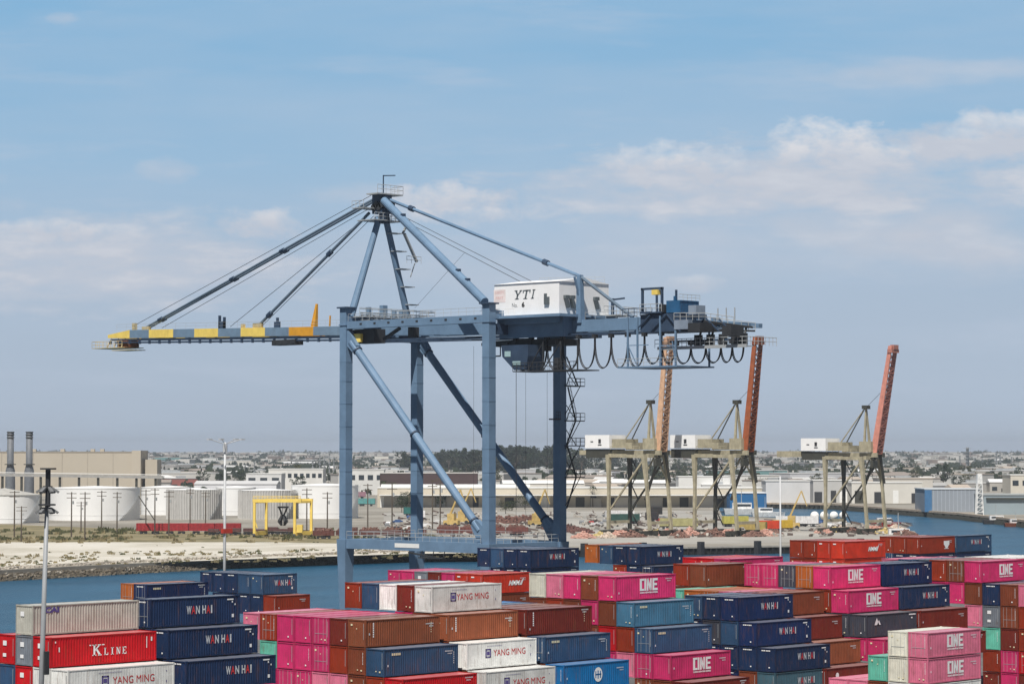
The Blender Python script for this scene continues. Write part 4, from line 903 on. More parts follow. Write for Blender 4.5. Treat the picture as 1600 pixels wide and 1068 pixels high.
# ============================================================ LEFT BANK: TANKS, POWER STATION, GANTRY, POLES
TANKW = mat('tank_white', (.84, .84, .83), .55, var=.05, scale=.08, streak=.15, stain=(.5, .47, .42))
TGRY = mat('tank_ribbed', (.42, .415, .40), .6, var=.12, scale=.1)
def tank(px0, px1, D, ytop, ybase, label, m_=TANKW, roof='flat', ribs=0, grp=None):
    s_ = F/D; rad = (px1-px0)/2/s_; c = at((px0+px1)/2, D); z0 = 0; h = HC-(ytop-HY)/s_
    r = root('storage_tank', (c.x, c.y, 0), 0, label, 'tank', grp)
    mb = MB(); mb.lathe((0, 0, 0), [(rad, 0), (rad, h)], 96); sh = mb.build('shell', m_, r)
    q = MB(); q.lathe((0, 0, 0), [(rad+.12, h*.97), (rad+.12, h)], 48); q.lathe((0, 0, 0), [(rad+.1, h*.16), (rad+.1, h*.175)], 48) ; q.build('wind_girder', m_, r)
    q = MB()
    if roof == 'cone': q.lathe((0, 0, 0), [(rad+.3, h), (.3, h+2.6)], 40)
    else: q.lathe((0, 0, 0), [(rad*.97, h-.02), (.3, h+.7)], 40)
    q.build('roof', mat('tank_roof', (.42, .41, .38), .8, var=.2) if roof == 'cone' else TANKW, r)
    if ribs:
        q = MB()
        for k in range(ribs):
            a = 2*math.pi*k/ribs+crnd.uniform(-.02, .02); x, y = (rad+.1)*math.cos(a), (rad+.1)*math.sin(a); q.beam((x, y, 0), (x, y, h), .35, .5)
        q.build('shell_ribs', mat('rib_grey', (.55, .54, .52), .6), r)
    q = MB(); a = math.atan2(-fwd.y, -fwd.x)+.7
    for k in range(26): t = a+k*.035; q.box((rad+.5)*math.cos(t)-.4, (rad+.5)*math.cos(t)+.4, (rad+.5)*math.sin(t)-.4, (rad+.5)*math.sin(t)+.4, h*k/26, h*k/26+.12)
    q.build('spiral_stair', STEEL, r); return r
tank(-45, 62, 1050, 772, 818, 'white storage tank with grey cone roof at left edge', roof='cone')
tank(79, 219, 1095, 761, 810, 'largest white storage tank behind wooden utility poles')
tank(222, 300, 1180, 760, 806, 'white storage tank half hidden by ribbed grey tank')
tank(262, 346, 1105, 764, 812, 'ribbed grey storage tank between two white tanks', TGRY, ribs=64)
tank(338, 400, 1170, 761, 808, 'white storage tank behind the slim spider-armed lamp mast')
tank(374, 462, 1110, 765, 810, 'ribbed grey storage tank behind the yellow gantry', TGRY, ribs=64)
tank(456, 560, 1120, 757, 810, 'white storage tank left of front crane leg')
def boxy(name, px0, px1, D, z0, z1, depth, m_, label, cat, grp=None, col=None, rz=None, parts=None):
    """building facing the camera: local x to the right, y away"""
    s_ = F/D; w = (px1-px0)/s_; c = at((px0+px1)/2, D); r = root(name, (c.x, c.y, 0), FACE if rz is None else rz, label, cat, grp)
    o = MB().box(-w/2, w/2, 0, depth, z0, z1).build('walls', m_, r)
    if col: o.color = (*col, 1)
    o = MB().box(-w/2-.25, w/2+.25, -.25, depth+.25, z1, z1+.5).build('roof', OBJM, r); o.color = (*(parts or (.62, .62, .6)), 1)
    return r, w
# power station
BEI = mat('beige_cladding', (.47, .42, .34), .85, var=.05, scale=.05)
r, w = boxy('power_station', -60, 215, 1650, 0, 27.5, 40, BEI, 'large windowless beige power station hall with grey chimneys behind tanks', 'power station', parts=(.36, .32, .26))
MB().box(w/2-3, w/2+2.6, -3, 30, 0, 28.6).build('stair_block', BEI, r); MB().box(w/2+4.5, w/2+12, 4, 24, 0, 23).build('annex', BEI, r)
for x in (-30, -10, 8, 24, 40): MB().box(x, x+.35, -.12, -.01, 0, 27.5).build('panel_joint', mat('beige_dark', (.36, .32, .26), .9), r)
q = MB()
for x in (-42, -35, -12, 6, 25, 31): q.box(x, x+2.5, 6, 9, 28, 29.6); 
q.build('roof_vent', BEI, r)
for px in (17, 46.5):
    c = at(px, 1500); rr = root('chimney_stack', (c.x, c.y, 0), 0, 'grey steel chimney with ringed collar, ' + ('nearest left edge' if px < 20 else 'second from left edge'), 'chimney', 'power station chimneys')
    k = F/1500
    MB().lathe((0, 0, 0), [(2.9, 0), (2.7, 17), (1.9, 20), (1.9, 39)], 20).build('flue', mat('stack_grey', (.13, .14, .155), .6, var=.15), rr, smooth=True)
    q = MB()
    for z in (38.9, 37.4, 35.8, 20.5): q.lathe((0, 0, 0), [(2.2 if z > 30 else 3.2, z), (2.2 if z > 30 else 3.2, z+.5)], 20)
    q.build('collar_ring', OLIVE, rr)
# elevated pipe gallery
c = at(125, 1290); r = root('pipe_gallery', (c.x, c.y, 0), FACE, 'long elevated pale conveyor gallery on posts crossing behind the white tanks', 'pipe gallery')
MB().beam((-70, 0, 17.2), (41, 0, 15.6), 2.2, 1.4).build('gallery', mat('gallery_grey', (.34, .335, .32), .8, var=.2), r)
MB().beam((-70, 0, 18.4), (41, 0, 16.8), .4, .3).build('pipe', WHITE, r)
for k in range(12): MB().beam((-66+k*9.4, 0, 0), (-66+k*9.4, 0, 16), 1.1).build('post', OLIVE, r)
# yellow rubber-tyred gantry
c = at(438, 872); yc = root('yard_gantry', (c.x, c.y, 0), FACE-.12, 'yellow straddle gantry with black grab hanging, beside the red railcars', 'yard gantry')
for x in (-8.6, -6.1, 5.0, 9.2):
    y = 0 if x in (-8.6, 5.0) else 7
    MB().beam((x, y, .8), (x, y, 11.6), .85).build('leg', YEL, yc)
for y in (0, 7): MB().beam((-9.2 if y == 0 else -6.6, y, 12.1), (7.2 if y == 0 else 9.7, y, 12.1), .9, 1.1).build('top_beam', YEL, yc)
for a, b in (((-8.6, 0), (-6.1, 7)), ((5.0, 0), (9.2, 7))):
    MB().beam((a[0], a[1], 1.3), (b[0], b[1], 1.3), 1.2, 1.3).build('end_carriage', YEL, yc)
    MB().beam((a[0], a[1], 11.6), (b[0], b[1], 11.6), .6, .7).build('end_beam', YEL, yc)
    q = MB()
    for p in (a, b): q.tube((p[0]-.4, p[1]-.3, .6), (p[0]+.4, p[1]-.3, .6), .62, n=12)
    q.build('tyre', DARK, yc)
q = MB(); q.beam((-7.6, 0, 3), (-8.4, 0, 5.5), .3); q.box(5.8, 7.8, -1, .6, 1.6, 4.2); q.build('power_pack', YEL, yc)
MB().rail([(-9, -.3, 12.7), (7, -.3, 12.7)], .9, 1.6, .08).build('railing', YEL, yc)
q = MB(); q.box(-1.2, 2.0, 2, 4.5, 9.6, 10.2); q.beam((-.8, 3, 9.6), (.4, 3, 6.6), .5); q.beam((1.8, 3, 9.6), (.4, 3, 6.6), .5)
for k in range(6): a = k*math.pi/3; q.beam((.4+.5*math.cos(a), 3+.5*math.sin(a), 7), (.4+1.6*math.cos(a), 3+1.6*math.sin(a), 5.2), .5); q.beam((.4+1.6*math.cos(a), 3+1.6*math.sin(a), 5.2), (.4+.7*math.cos(a), 3+.7*math.sin(a), 3.8), .5, .5, .2, .2)
for x in (-.8, 1.6): q.tube((x, 3, 10), (x, 3, 12), .06, n=4)
q.build('grab', DARK, yc)
# wooden utility poles
base = None
for i, (px, yb, yt) in enumerate(((24, 838, 766), (35, 845, 790), (113, 838, 768), (134, 843, 768), (128, 830, 783), (160, 828, 766), (184, 832, 768), (229, 826, 764), (243, 834, 762), (265, 836, 766), (298, 822, 762), (322, 822, 768), (480, 836, 762), (512, 838, 768), (575, 830, 755), (613, 838, 752), (676, 832, 748), (688, 834, 745))):
    D = dep(yb); c = at(px, D); h = HC-(yt-HY)*D/F
    if base is None:
        base = root('utility_pole', (c.x, c.y, 0), FACE+.3, 'dark wooden utility pole with crossarms on the far bank', 'utility pole', 'utility poles on the far bank')
        MB().tube((0, 0, 0), (0, 0, 14.5), .26, .18, n=7).build('pole', BARK, base)
        for z in (14.0, 12.6): MB().beam((-1.7, 0, z), (1.7, 0, z), .22).build('crossarm', BARK, base)
        q = MB(); q.box(.25, .75, -.25, .25, 10.6, 11.6); q.build('transformer', STEEL, base); o = base
    else: o = copy_tree(base)
    o.location = (c.x, c.y, 0); o.rotation_euler.z = FACE+crnd.uniform(-.6, .6); k = h/14.5; o.scale = (1, 1, k)
    o['label'] = 'dark wooden utility pole with crossarms on the far bank'
    if px > 560: o['label'] = 'tall thin utility pole seen between the legs of the big crane'
    if px == 24: o['label'] = 'dark wooden utility pole nearest the left edge of the far bank'
# slanted mast between tanks
c = at(232, 900); r = root('loading_mast', (c.x, c.y, 0), FACE, 'grey slanted loading arm leaning against poles beside largest white tank', 'loading arm')
MB().beam((-3.2, 0, 13.2), (2.6, 0, 4.5), .3).build('arm', OLIVE, r); MB().beam((2.4, 0, 0), (2.4, 0, 5), .4).build('post', OLIVE, r)
# red railcars and brown gondolas on the tracks
def railcar(px, D, L, h, col, label, grp, load=0, first=[None]):
    c = at(px, D); r = root('rail_wagon', (c.x, c.y, 0), FACE+.02, label, 'wagon', grp)
    o = MB().box(-L/2, L/2, 0, 2.8, 1.1, 1.1+h).build('body', RUSTM, r); o.color = (*col, 1)
    q = MB()
    for k in range(int(L/1.3)): q.box(-L/2+.3+k*1.3, -L/2+.45+k*1.3, -.1, -.005, 1.2, 1.0+h)
    o = q.build('side_ribs', RUSTM, r); o.color = (*(v*.8 for v in col), 1)
    for e in (-1, 1):
        q = MB(); q.box(e*(L/2-2.4)-1.1, e*(L/2-2.4)+1.1, .3, 2.4, .5, .95)
        for d in (-.75, .75): q.tube((e*(L/2-2.4)+d, .2, .45), (e*(L/2-2.4)+d, 2.5, .45), .45, n=10)
        q.build('bogie', DARK, r)
    if load:
        q = MB()
        for k in range(40):
            x = crnd.uniform(-L/2+.6, L/2-1.2); y = crnd.uniform(.2, 2.0); z = 1.1+h; q.beam((x, y, z-.2), (x+crnd.uniform(.2, 1.2), y+crnd.uniform(0, .6), z+crnd.uniform(.1, .9)), crnd.uniform(.2, .7))
        o = q.build('load', RUSTM, r); o.color = (.17, .09, .07, 1)
    return r
for i in range(4): railcar(234+i*41, 905, 8.8, 2.6, (.30, .018, .022), f"red wagon, {['leftmost','second','third','rightmost'][i]} in the low red row left of yellow gantry", 'red wagons left of the yellow gantry')
for i in range(11):
    x = 506+i*36+(i > 4)*14
    if i < 5: railcar(x, 855+i*3, 7.0, 1.6, (.115, .04, .03), 'rusty brown wagon in the row seen under the big crane', 'rusty wagons beyond the big crane', 1)
    elif i < 9: railcar(x, 880, 7.4, 2.0, (.15, .05, .04), 'red-brown wagon loaded with scrap beyond the crane right legs', 'scrap wagons beyond the big crane', 1)
for k in range(14):
    railcar(335+k*18+crnd.uniform(-4, 4), 890+crnd.uniform(-8, 12), 3.6, crnd.uniform(.7, 1.4), (.10, .045, .04), 'small rusty wagon on the track behind the sandy flat', 'small rusty wagons on the far track')

# ============================================================ DOCK: PILES, PAVING, WAREHOUSES
pl = root('timber_wharf', (0, 0, 0), 0, 'concrete wharf edge on rows of dark piles beside the channel', 'wharf')
wpts = [at(x, dep(y, WZ)) for x, y in wharf]
q = MB(); cap = MB(); fen = MB(); acc_ = 0
for a, b in zip(wpts[:-1], wpts[1:]):
    L = (b-a).length; n = int(L/1.9); d = (b-a)/L; nr = Vector((d.y, -d.x, 0))
    cap.beam(Vector((a.x, a.y, -.25))+nr*.4, Vector((b.x, b.y, -.25))+nr*.4, 1.0, .5)
    for k in range(n): p = a+d*(k*1.9)+nr*.9; q.tube((p.x, p.y, -4), (p.x, p.y, -.7), .28, n=6)
    for k in range(int(L/19)): p = a+d*(k*19+4)+nr*1.5; fen.box(p.x-.8, p.x+.8, p.y-.8, p.y+.8, -2.6, 1.5)
for a, b in zip(wpts[:-1], wpts[1:]):
    d = (b-a).normalized(); nr = Vector((d.y, -d.x, 0)); MB().beam(Vector((a.x, a.y, -2.3))+nr*.25, Vector((b.x, b.y, -2.3))+nr*.25, .4, 3.4).build('under_deck_shade', mat('dark_pile_shade', (.012, .013, .014), .9), pl)  # dark strip added behind the piles, under-deck shade put into its colour
q.build('piles', mat('dark_pile_shade'), pl); cap.build('edge_beam', mat('wharf_cap', (.36, .34, .30), .9, var=.25), pl); fen.build('fender', DARK, pl)
bk = root('stone_quay', (0, 0, 0), 0, 'long dark quay wall with pale coping on the right-hand far bank', 'quay wall')
bpts = [at(x, dep(y, WZ)) for x, y in bank]; q = MB(); cap = MB()
for a, b in zip(bpts[:-1], bpts[1:]):
    L = (b-a).length; d = (b-a)/L; nr = Vector((d.y, -d.x, 0)); n = int(L/3)
    cap.beam(Vector((a.x, a.y, .2))+nr*.5, Vector((b.x, b.y, .2))+nr*.5, 1.6, .9); 
    for k in range(n): p = a+d*(k*3)+nr*1.0; q.box(p.x-.9, p.x+.9, p.y-.9, p.y+.9, -4, -.3-crnd.random()*.8)
q.build('piles', OLIVE, bk); cap.build('coping', mat('coping', (.45, .36, .27), .9, var=.25), bk)

CRM = mat('cream_wall', (.56, .50, .40), .85, var=.1, scale=.05)
def shed(px0, px1, D, h, depth, wall, label, doors=0, roofc=(.66, .66, .64), grp=None, wins=0, rz=None, name='warehouse', z0=0):
    r, w = boxy(name, px0, px1, D, z0, z0+h, depth, OBJM, label, 'warehouse', grp, wall, rz, roofc)
    for k in range(doors):
        x = -w/2+(k+.5)*w/doors+crnd.uniform(-.15, .15)*w/doors; dw = min(crnd.choice([3, 4.5, 7]), w/doors*.6)
        MB().box(x-dw/2, x+dw/2, -.12, -.02, z0, z0+h*crnd.uniform(.45, .65)).build('loading_door', crnd.choice([DARK, OLIVE, DARK, WHITE]), r)
    for k in range(wins):
        x = -w/2+(k+.5)*w/wins; MB().box(x-w/wins*.3, x+w/wins*.3, -.12, -.02, z0+h*.6, z0+h*.8).build('window', GLASS, r)
    return r
sh = shed(590, 1190, 1330, 9.6, 26, (.52, .47, .38), 'very long low cream warehouse with white roof and dark loading doors behind cranes', 22)
o = MB().box(-96, 96, -7, -.3, 6.0, 6.4).build('canopy', WHITE, sh); o.location = (0, 0, 0)
for k in range(11):
    x = -94+k*17+crnd.uniform(-3, 3); w_ = crnd.uniform(5, 12); o = MB().box(x, x+w_, -2.2, -.3, 0, crnd.uniform(4.5, 5.9)).build('loading_bay', OBJM, sh); v = crnd.uniform(.3, .7); o.color = (v, v*.95, v*.86, 1)
o = MB().box(-96, -20, 8, 20, 9.9, 11.4).build('roof_monitor', WHITE, sh)
shed(594, 746, 1560, 15, 25, (.075, .045, .045), 'long dark brown building behind the long cream warehouse', roofc=(.5, .48, .46), doors=0)
shed(530, 600, 1700, 16, 20, (.66, .66, .64), 'white block building just right of front-left crane leg', wins=5)
shed(1060, 1140, 1750, 11, 30, (.70, .70, .68), 'white flat warehouse behind the second far crane', wins=0)
shed(1140, 1197, 1300, 7.5, 20, (.012, .13, .32), 'blue-sided warehouse with white lower wall behind second far crane', doors=0, roofc=(.72, .74, .76))
o = boxy('warehouse', 1196, 1265, 1420, 0, 12, 25, OBJM, 'low white and grey sheds right of the blue warehouse', 'warehouse', None, (.62, .62, .62))
shed(1270, 1330, 1450, 12, 25, (.50, .50, .49), 'grey shed behind third far crane legs', doors=3)
shed(1330, 1440, 1430, 11, 25, (.64, .62, .57), 'cream terminal shed behind third far crane', doors=4)
gs = shed(1444, 1530, 1230, 10.4, 30, (.27, .30, .34), 'ribbed grey-blue shed at water edge on the far right bank', roofc=(.50, .53, .55))
for k in range(14): MB().box(-12.6+k*1.85, -12.3+k*1.85, -.1, -.01, .2, 10.2).build('cladding_rib', mat('rib_blue', (.36, .40, .45), .6), gs)
MB().box(-13, -9.6, -.2, -.05, 0, 10.3).build('blue_panel', mat('panel_blue', (.05, .16, .32), .6), gs)
gs = shed(1536, 1640, 1180, 8.6, 24, (.28, .34, .37), 'long grey-green shed with dark gallery at far right edge', roofc=(.34, .36, .36))
MB().box(-14, 30, -1, -.2, 6.8, 7.5).build('gallery', OLIVE, gs)
shed(1578, 1640, 1500, 14.5, 25, (.62, .58, .50), 'tall cream building with window bands at the right edge', wins=4)
shed(420, 505, 1900, 15, 30, (.68, .67, .64), 'white office block with dark square windows above grey tanks', wins=9)
shed(385, 440, 1800, 12.5, 30, (.66, .66, .65), 'plain white block left of the windowed office block', wins=3)
# ship loader tower
c = at(1530, 1160); r = root('loader_tower', (c.x, c.y, 0), FACE, 'narrow white lattice loading tower on right far bank quay', 'tower')
for x in (-1.5, 1.5):
    for y in (0, 3): MB().beam((x, y, 0), (x*.55, y, 18), .4).build('leg', WHITE, r)
q = MB()
for k in range(8): z = 1.5+k*2.1; f = 1-.45*z/18; q.beam((-1.5*f, 0, z), (1.5*f, 0, z), .25); q.beam((-1.5*f, 0, z), (1.4*f, 0, z+2), .2)
q.build('bracing', WHITE, r); MB().box(-1, 1, 0, 3, 14, 18.4).build('head_house', WHITE, r)

# ============================================================ DOCK CLUTTER
MARKS = ((230, 'above the power station'), (400, 'above the ribbed tanks'), (530, 'near the white office block'), (645, 'between the two left crane legs'), (760, 'between the middle crane legs'), (870, 'between the right crane legs'),
         (1010, 'behind the peach-boom crane'), (1160, 'behind the rust-boom crane'), (1290, 'above the harbour basin'), (1420, 'behind the salmon-boom crane'), (9999, 'above the right-hand sheds'))
def where(px): return next(t for m, t in MARKS if px < m)
def band(py): return 'highest on the skyline' if py < 722 else ('in the far rows' if py < 735 else ('in the middle rows' if py < 752 else 'in the nearest rows'))
sr0 = random.Random(21)
def scrap_pile(px, py, w, h, col, label):
    c = G(px, py); r = root('scrap_pile', c, crnd.uniform(0, 3), label, 'scrap pile', 'scrap piles along the dock')
    mb = MB()
    for k in range(230):
        rr = math.sqrt(crnd.random())*w; a = crnd.uniform(0, 6.28); z = max(.1, h*(1-rr/w)*crnd.uniform(.5, 1.05)); p = Vector((rr*math.cos(a), rr*math.sin(a)*.7, z))
        d = Vector((crnd.uniform(-1, 1), crnd.uniform(-1, 1), crnd.uniform(-.4, .6))).normalized()*crnd.uniform(.3, 1.0); mb.beam(p-d, p+d, crnd.uniform(.3, 1.1), crnd.uniform(.15, .7))
    o = mb.build('scrap', RUSTM, r); o.color = (*col, 1); return r
pc = [('pinkish', (.52, .31, .25)), ('yellowish', (.50, .40, .18)), ('pale', (.55, .46, .38)), ('rusty', (.20, .11, .085)), ('grey', (.26, .24, .22))]
for k in range(17):
    nm, col = pc[[0, 1, 2, 0, 3, 2, 1, 0, 3, 0, 2, 3, 0, 4, 3, 0, 3][k]]
    scrap_pile(915+k*18.5+crnd.uniform(-4, 4), 836+crnd.uniform(-2, 4), crnd.uniform(3.4, 5.6), crnd.uniform(1.4, 2.8), col, f'{nm} heap of scrap metal on the dock below the far cranes')
for k in range(5): scrap_pile(862+k*12, 826+k*1.5, 4, 2.2, (.13, .06, .05), 'dark rusty heap of scrap metal right of the big crane right leg')
for k in range(9): scrap_pile(1285+k*16, 829+crnd.uniform(-3, 6), crnd.uniform(3, 4.5), 1.8, pc[k % 5][1], f'{pc[k % 5][0]} heap of gear on the dock tip below the salmon crane')
for k in range(6): scrap_pile(780+k*13, 818+crnd.uniform(-4, 4), crnd.uniform(4, 6), 3.0, (.17, .085, .065), 'red-brown heap of scrap metal seen between the right crane legs')
# yellow mobile harbour cranes / loaders
FYEL = mat('faded_yellow', (.52, .37, .13), .7, var=.25, streak=.4)
def loader(px, py, label):
    c = G(px, py); r = root('mobile_crane', c, FACE+crnd.uniform(-.5, .5), label, 'mobile crane', 'yellow mobile cranes beyond the big crane')
    MB().box(-3, 3, -1.2, 1.2, .9, 2.4).build('chassis', FYEL, r)
    for x in (-2, 2): MB().tube((x, -1.35, .75), (x, 1.35, .75), .75, n=12).build('wheel', DARK, r)
    MB().box(-1.4, 1.4, -1.1, 1.1, 2.4, 5.0).build('cab', FYEL, r)
    MB().beam((-.6, 0, 4.6), (3.6, 0, 14), .7, .7, .4, .4).build('arm', FYEL, r); MB().beam((3.6, 0, 14), (5.6, 0, 8.5), .5, .5, .3, .3).build('jib', FYEL, r)
loader(706, 822, 'yellow mobile crane with raised arm seen through the big crane, left one'); loader(722, 818, 'yellow mobile crane with raised arm seen through the big crane, right one'); loader(838, 822, 'yellow mobile crane just left of the big crane right leg'); loader(1236, 826, 'yellow mobile crane at the dock near thin pale pole')
mb = MB(); mb2 = MB()
for k in range(1500):
    px = sr0.uniform(600, 1125) if k % 5 else sr0.uniform(1130, 1420); py = 800+40*sr0.random()**.8 if px < 1125 else 812+26*sr0.random()
    if noise.noise(Vector((px*.03, py*.25, 1))) < .02: continue
    c = G(px, py); w = sr0.uniform(.3, 2.2); a = sr0.uniform(0, 3.1); d = Vector((math.cos(a), math.sin(a), 0))*w
    (mb if k % 2 else mb2).beam(c-d+Vector((0, 0, .3)), c+d+Vector((0, 0, sr0.uniform(.3, 1.3))), sr0.uniform(.2, .9), sr0.uniform(.2, 1))
o = mb.build('dock_debris', RUSTM); o.color = (.12, .09, .078, 1); tag(o, 'scattered rusty odds and ends across the far dock', 'debris', kind='stuff')
o = mb2.build('dock_gear', RUSTM); o.color = (.38, .35, .31, 1); tag(o, 'scattered pale odds and ends across the far dock', 'debris', kind='stuff')
# cars and trucks
cb = root('parked_car', (0, 0, 0), 0, 'small car', 'car')
mb = MB(); prof = [(-2.2, .35), (2.2, .35), (2.25, .85), (1.3, .98), (.7, 1.42), (-1.1, 1.45), (-1.9, 1.0), (-2.25, .9)]
vs = [(x, -.85, z) for x, z in prof]+[(x, .85, z) for x, z in prof]; n = len(prof)
mb.add(vs, [tuple(range(n)), tuple(range(n, 2*n))[::-1]]+[(i, n+i, n+(i+1) % n, (i+1) % n) for i in range(n)]); mb.build('body', OBJ, cb)
MB().add([(.72, -.87, 1.36), (1.22, -.87, 1.0), (-1.7, -.87, 1.0), (-1.05, -.87, 1.38)], [(0, 1, 2, 3)]).build('side_window', GLASS, cb)
for x in (-1.4, 1.4):
    for y in (-.8, .8): MB().tube((x, y-.1, .34), (x, y+.1, .34), .34, n=10).build('wheel', DARK, cb)
ccol = [(.6, .6, .6), (.7, .7, .7), (.05, .05, .06), (.2, .21, .22), (.35, .03, .03), (.04, .09, .22), (.4, .37, .3)]; cnm = ['silver', 'white', 'black', 'grey', 'red', 'blue', 'beige']
used = False
spots = [(625+crnd.uniform(-25, 60), crnd.uniform(808, 828)) for _ in range(10)]+[(crnd.uniform(900, 1110), crnd.uniform(806, 822)) for _ in range(22)]+[(crnd.uniform(1210, 1330), crnd.uniform(815, 823)) for _ in range(22)]+[(crnd.uniform(1200, 1430), crnd.uniform(781, 785)) for _ in range(20)]
for px, py in spots:
    o = cb if not used else copy_tree(cb); used = True
    k = crnd.randrange(7); o.location = G(px, py); near_ = where(px); o.rotation_euler.z = crnd.choice([PSI, PSI+1.57])+crnd.uniform(-.1, .1); paint(o, ccol[k])
    place_ = 'on the paved dock' if py > 790 and px < 1150 else ('on the dock tip' if py > 790 else 'on the far bank road')
    o['label'] = f'tiny {cnm[k]} parked car {place_}, {near_}'; o['category'] = 'car'; o['group'] = 'parked cars on the far docks'
def truck(px, py, col, nm, L=12):
    c = G(px, py); r = root('box_truck', c, FACE+crnd.uniform(-.4, .4), f'{nm} parked box trailer on the far dock', 'truck', 'trailers on the far dock')
    o = MB().box(-L/2, L/2, -1.2, 1.2, 1.2, 4.0).build('box', OBJ, r); o.color = (*col, 1)
    for x in (-L/2+1.5, -L/2+2.8, L/2-2): MB().tube((x, -1.25, .5), (x, 1.25, .5), .5, n=10).build('wheel', DARK, r)
    MB().box(-L/2, L/2, -.5, .5, .9, 1.15).build('chassis', DARK, r)
for a in ((968, 812, (.7, .7, .7), 'white'), (975, 818, (.03, .08, .07), 'dark green'), (1022, 806, (.03, .03, .03), 'black', 7), (1018, 815, (.03, .03, .035), 'black', 5), (1175, 832, (.4, .3, .1), 'ochre', 10), (1200, 830, (.5, .05, .02), 'red', 9), (1222, 829, (.6, .4, .05), 'yellow', 7), (1148, 822, (.45, .42, .1), 'mustard', 10), (1060, 826, (.35, .33, .16), 'khaki', 14), (640, 806, (.03, .15, .14), 'teal', 5), (560, 778, (.35, .2, .25), 'mauve', 9), (573, 790, (.1, .3, .3), 'teal', 9), (1245, 822, (.65, .65, .65), 'white', 16), (655, 812, (.7, .7, .7), 'white', 5)): truck(*a)
# boats
def boat(px, py, L, label, hull=(.75, .75, .73), grp=None, rz=None):
    c = G(px, py, WZ); r = root('boat', c, FACE if rz is None else rz, label, 'boat', grp); h = L*.13; b = L*.14
    pts = [(-L/2, -b), (L*.3, -b), (L/2, 0), (L*.3, b), (-L/2, b)]; vs = [(x*.94, y*.8, -.3) for x, y in pts]+[(x, y, h) for x, y in pts]
    o = MB().add(vs, [(4, 3, 2, 1, 0), (5, 6, 7, 8, 9)]+[(i, (i+1) % 5, 5+(i+1) % 5, 5+i) for i in range(5)]).build('hull', OBJ, r); o.color = (*hull, 1)
    q = MB(); q.box(-L*.3, L*.12, -b*.6, b*.6, h, h+L*.13); o = q.build('cabin', OBJ, r); o.color = (.75, .75, .75, 1)
    MB().box(-L*.25, L*.1, -b*.62, -b*.605, h+L*.05, h+L*.1).build('window', GLASS, r)
    MB().tube((-L*.1, 0, h), (-L*.1, 0, h+L*.45), L*.006+.05, n=5).build('mast', STEEL, r)
boat(1165, 803, 22, 'long white harbour boat in the basin behind second far crane'); boat(1200, 806, 16, 'smaller white boat beside long one in basin behind second crane')
boat(1410, 845, 17, 'white workboat moored at the tip of the dock'); boat(1385, 822, 14, 'red-hulled boat moored behind the dock tip', (.35, .03, .02)); boat(1560, 818, 14, 'dark-hulled boat moored at the right far quay', (.05, .05, .05)); boat(1590, 822, 12, 'rust-hulled boat moored at right frame edge', (.2, .06, .03))
for k in range(4):
    c = G(1272+k*15, 812); r = root('spherical_buoy', c, 0, 'white round tank on the dock tip behind the scrap', 'round tank', 'white round tanks on the dock tip')
    MB().lathe((0, 0, 0), [(1.8*math.sin(math.pi*i/10)+.01, 1.9-1.8*math.cos(math.pi*i/10)) for i in range(11)], 14).build('ball', WHITE, r, smooth=True); MB().box(-.9, .9, -.9, .9, 0, .5).build('base', OLIVE, r)

# ============================================================ SHORE, SCRUB
def near_shore(t):
    n = len(shore)-1; t = t*n; i = min(n-1, int(t)); f = t-i
    a, b = shore[i], shore[i+1]; return a[0]+(b[0]-a[0])*f, a[1]+(b[1]-a[1])*f
sr = random.Random(5)
def rock(mb, p, s_):
    vs = []
    for x in (-1, 1):
        for y in (-1, 1):
            for z in (-1, 1): vs.append((p.x+x*s_*sr.uniform(.5, 1.1), p.y+y*s_*sr.uniform(.5, 1.1), p.z+z*s_*sr.uniform(.3, .8)))
    mb.add(vs, [(0,1,3,2),(4,6,7,5),(0,4,5,1),(2,3,7,6),(0,2,6,4),(1,5,7,3)])
sl_ = MB(); prev = None; NS = 160
for k in range(NS+1):
    x, y = near_shore(.12+.88*k/NS); D = dep(y, WZ); a = at(x, D+4, .15); b_ = at(x, D-3.5, WZ-.4); sl_.v += [tuple(a), tuple(b_)]
    if k: i = 2*k; sl_.f.append((i-2, i-1, i+1, i))
o = sl_.build('shore_bank', ground_mat('bank_earth', (.10, .09, .065), (.26, .23, .18), .5)); o['kind'] = 'structure'
for nm, sz, cnt, col in (('dark_rocks', (.25, .7), 2600, (.16, .135, .10)), ('pale_rocks', (.2, .6), 2600, (.44, .40, .34))):
    mb = MB()
    for k in range(cnt):
        x, y = near_shore(.3+.7*sr.random()); D = dep(y, WZ); t = sr.random()
        t = t*.5 if nm == 'dark_rocks' else .3+t*.9; t += sr.gauss(0, .06)
        rock(mb, at(x, D-3.5+t*9, WZ+2.75*min(1, t*1.15)), sr.uniform(*sz))
    o = mb.build(nm, mat(nm, col, .95, var=.45, scale=.25)); tag(o, {'dark_rocks': 'dark wet boulders along the water line of the far bank', 'pale_rocks': 'pale rubble stones above the water line of the far bank'}[nm], 'rocks', kind='stuff')
def tuft(mb, p, s_, n):
    for k in range(n):
        a = sr.uniform(0, 6.28); c = p+Vector((sr.uniform(-1, 1), sr.uniform(-1, 1), 0))*s_; d = Vector((math.cos(a), math.sin(a), 0))*s_*.45
        mb.add([c-d, c+d, c+d*.5+Vector((0, 0, s_*sr.uniform(.5, 1.2)))], [(0, 1, 2)])
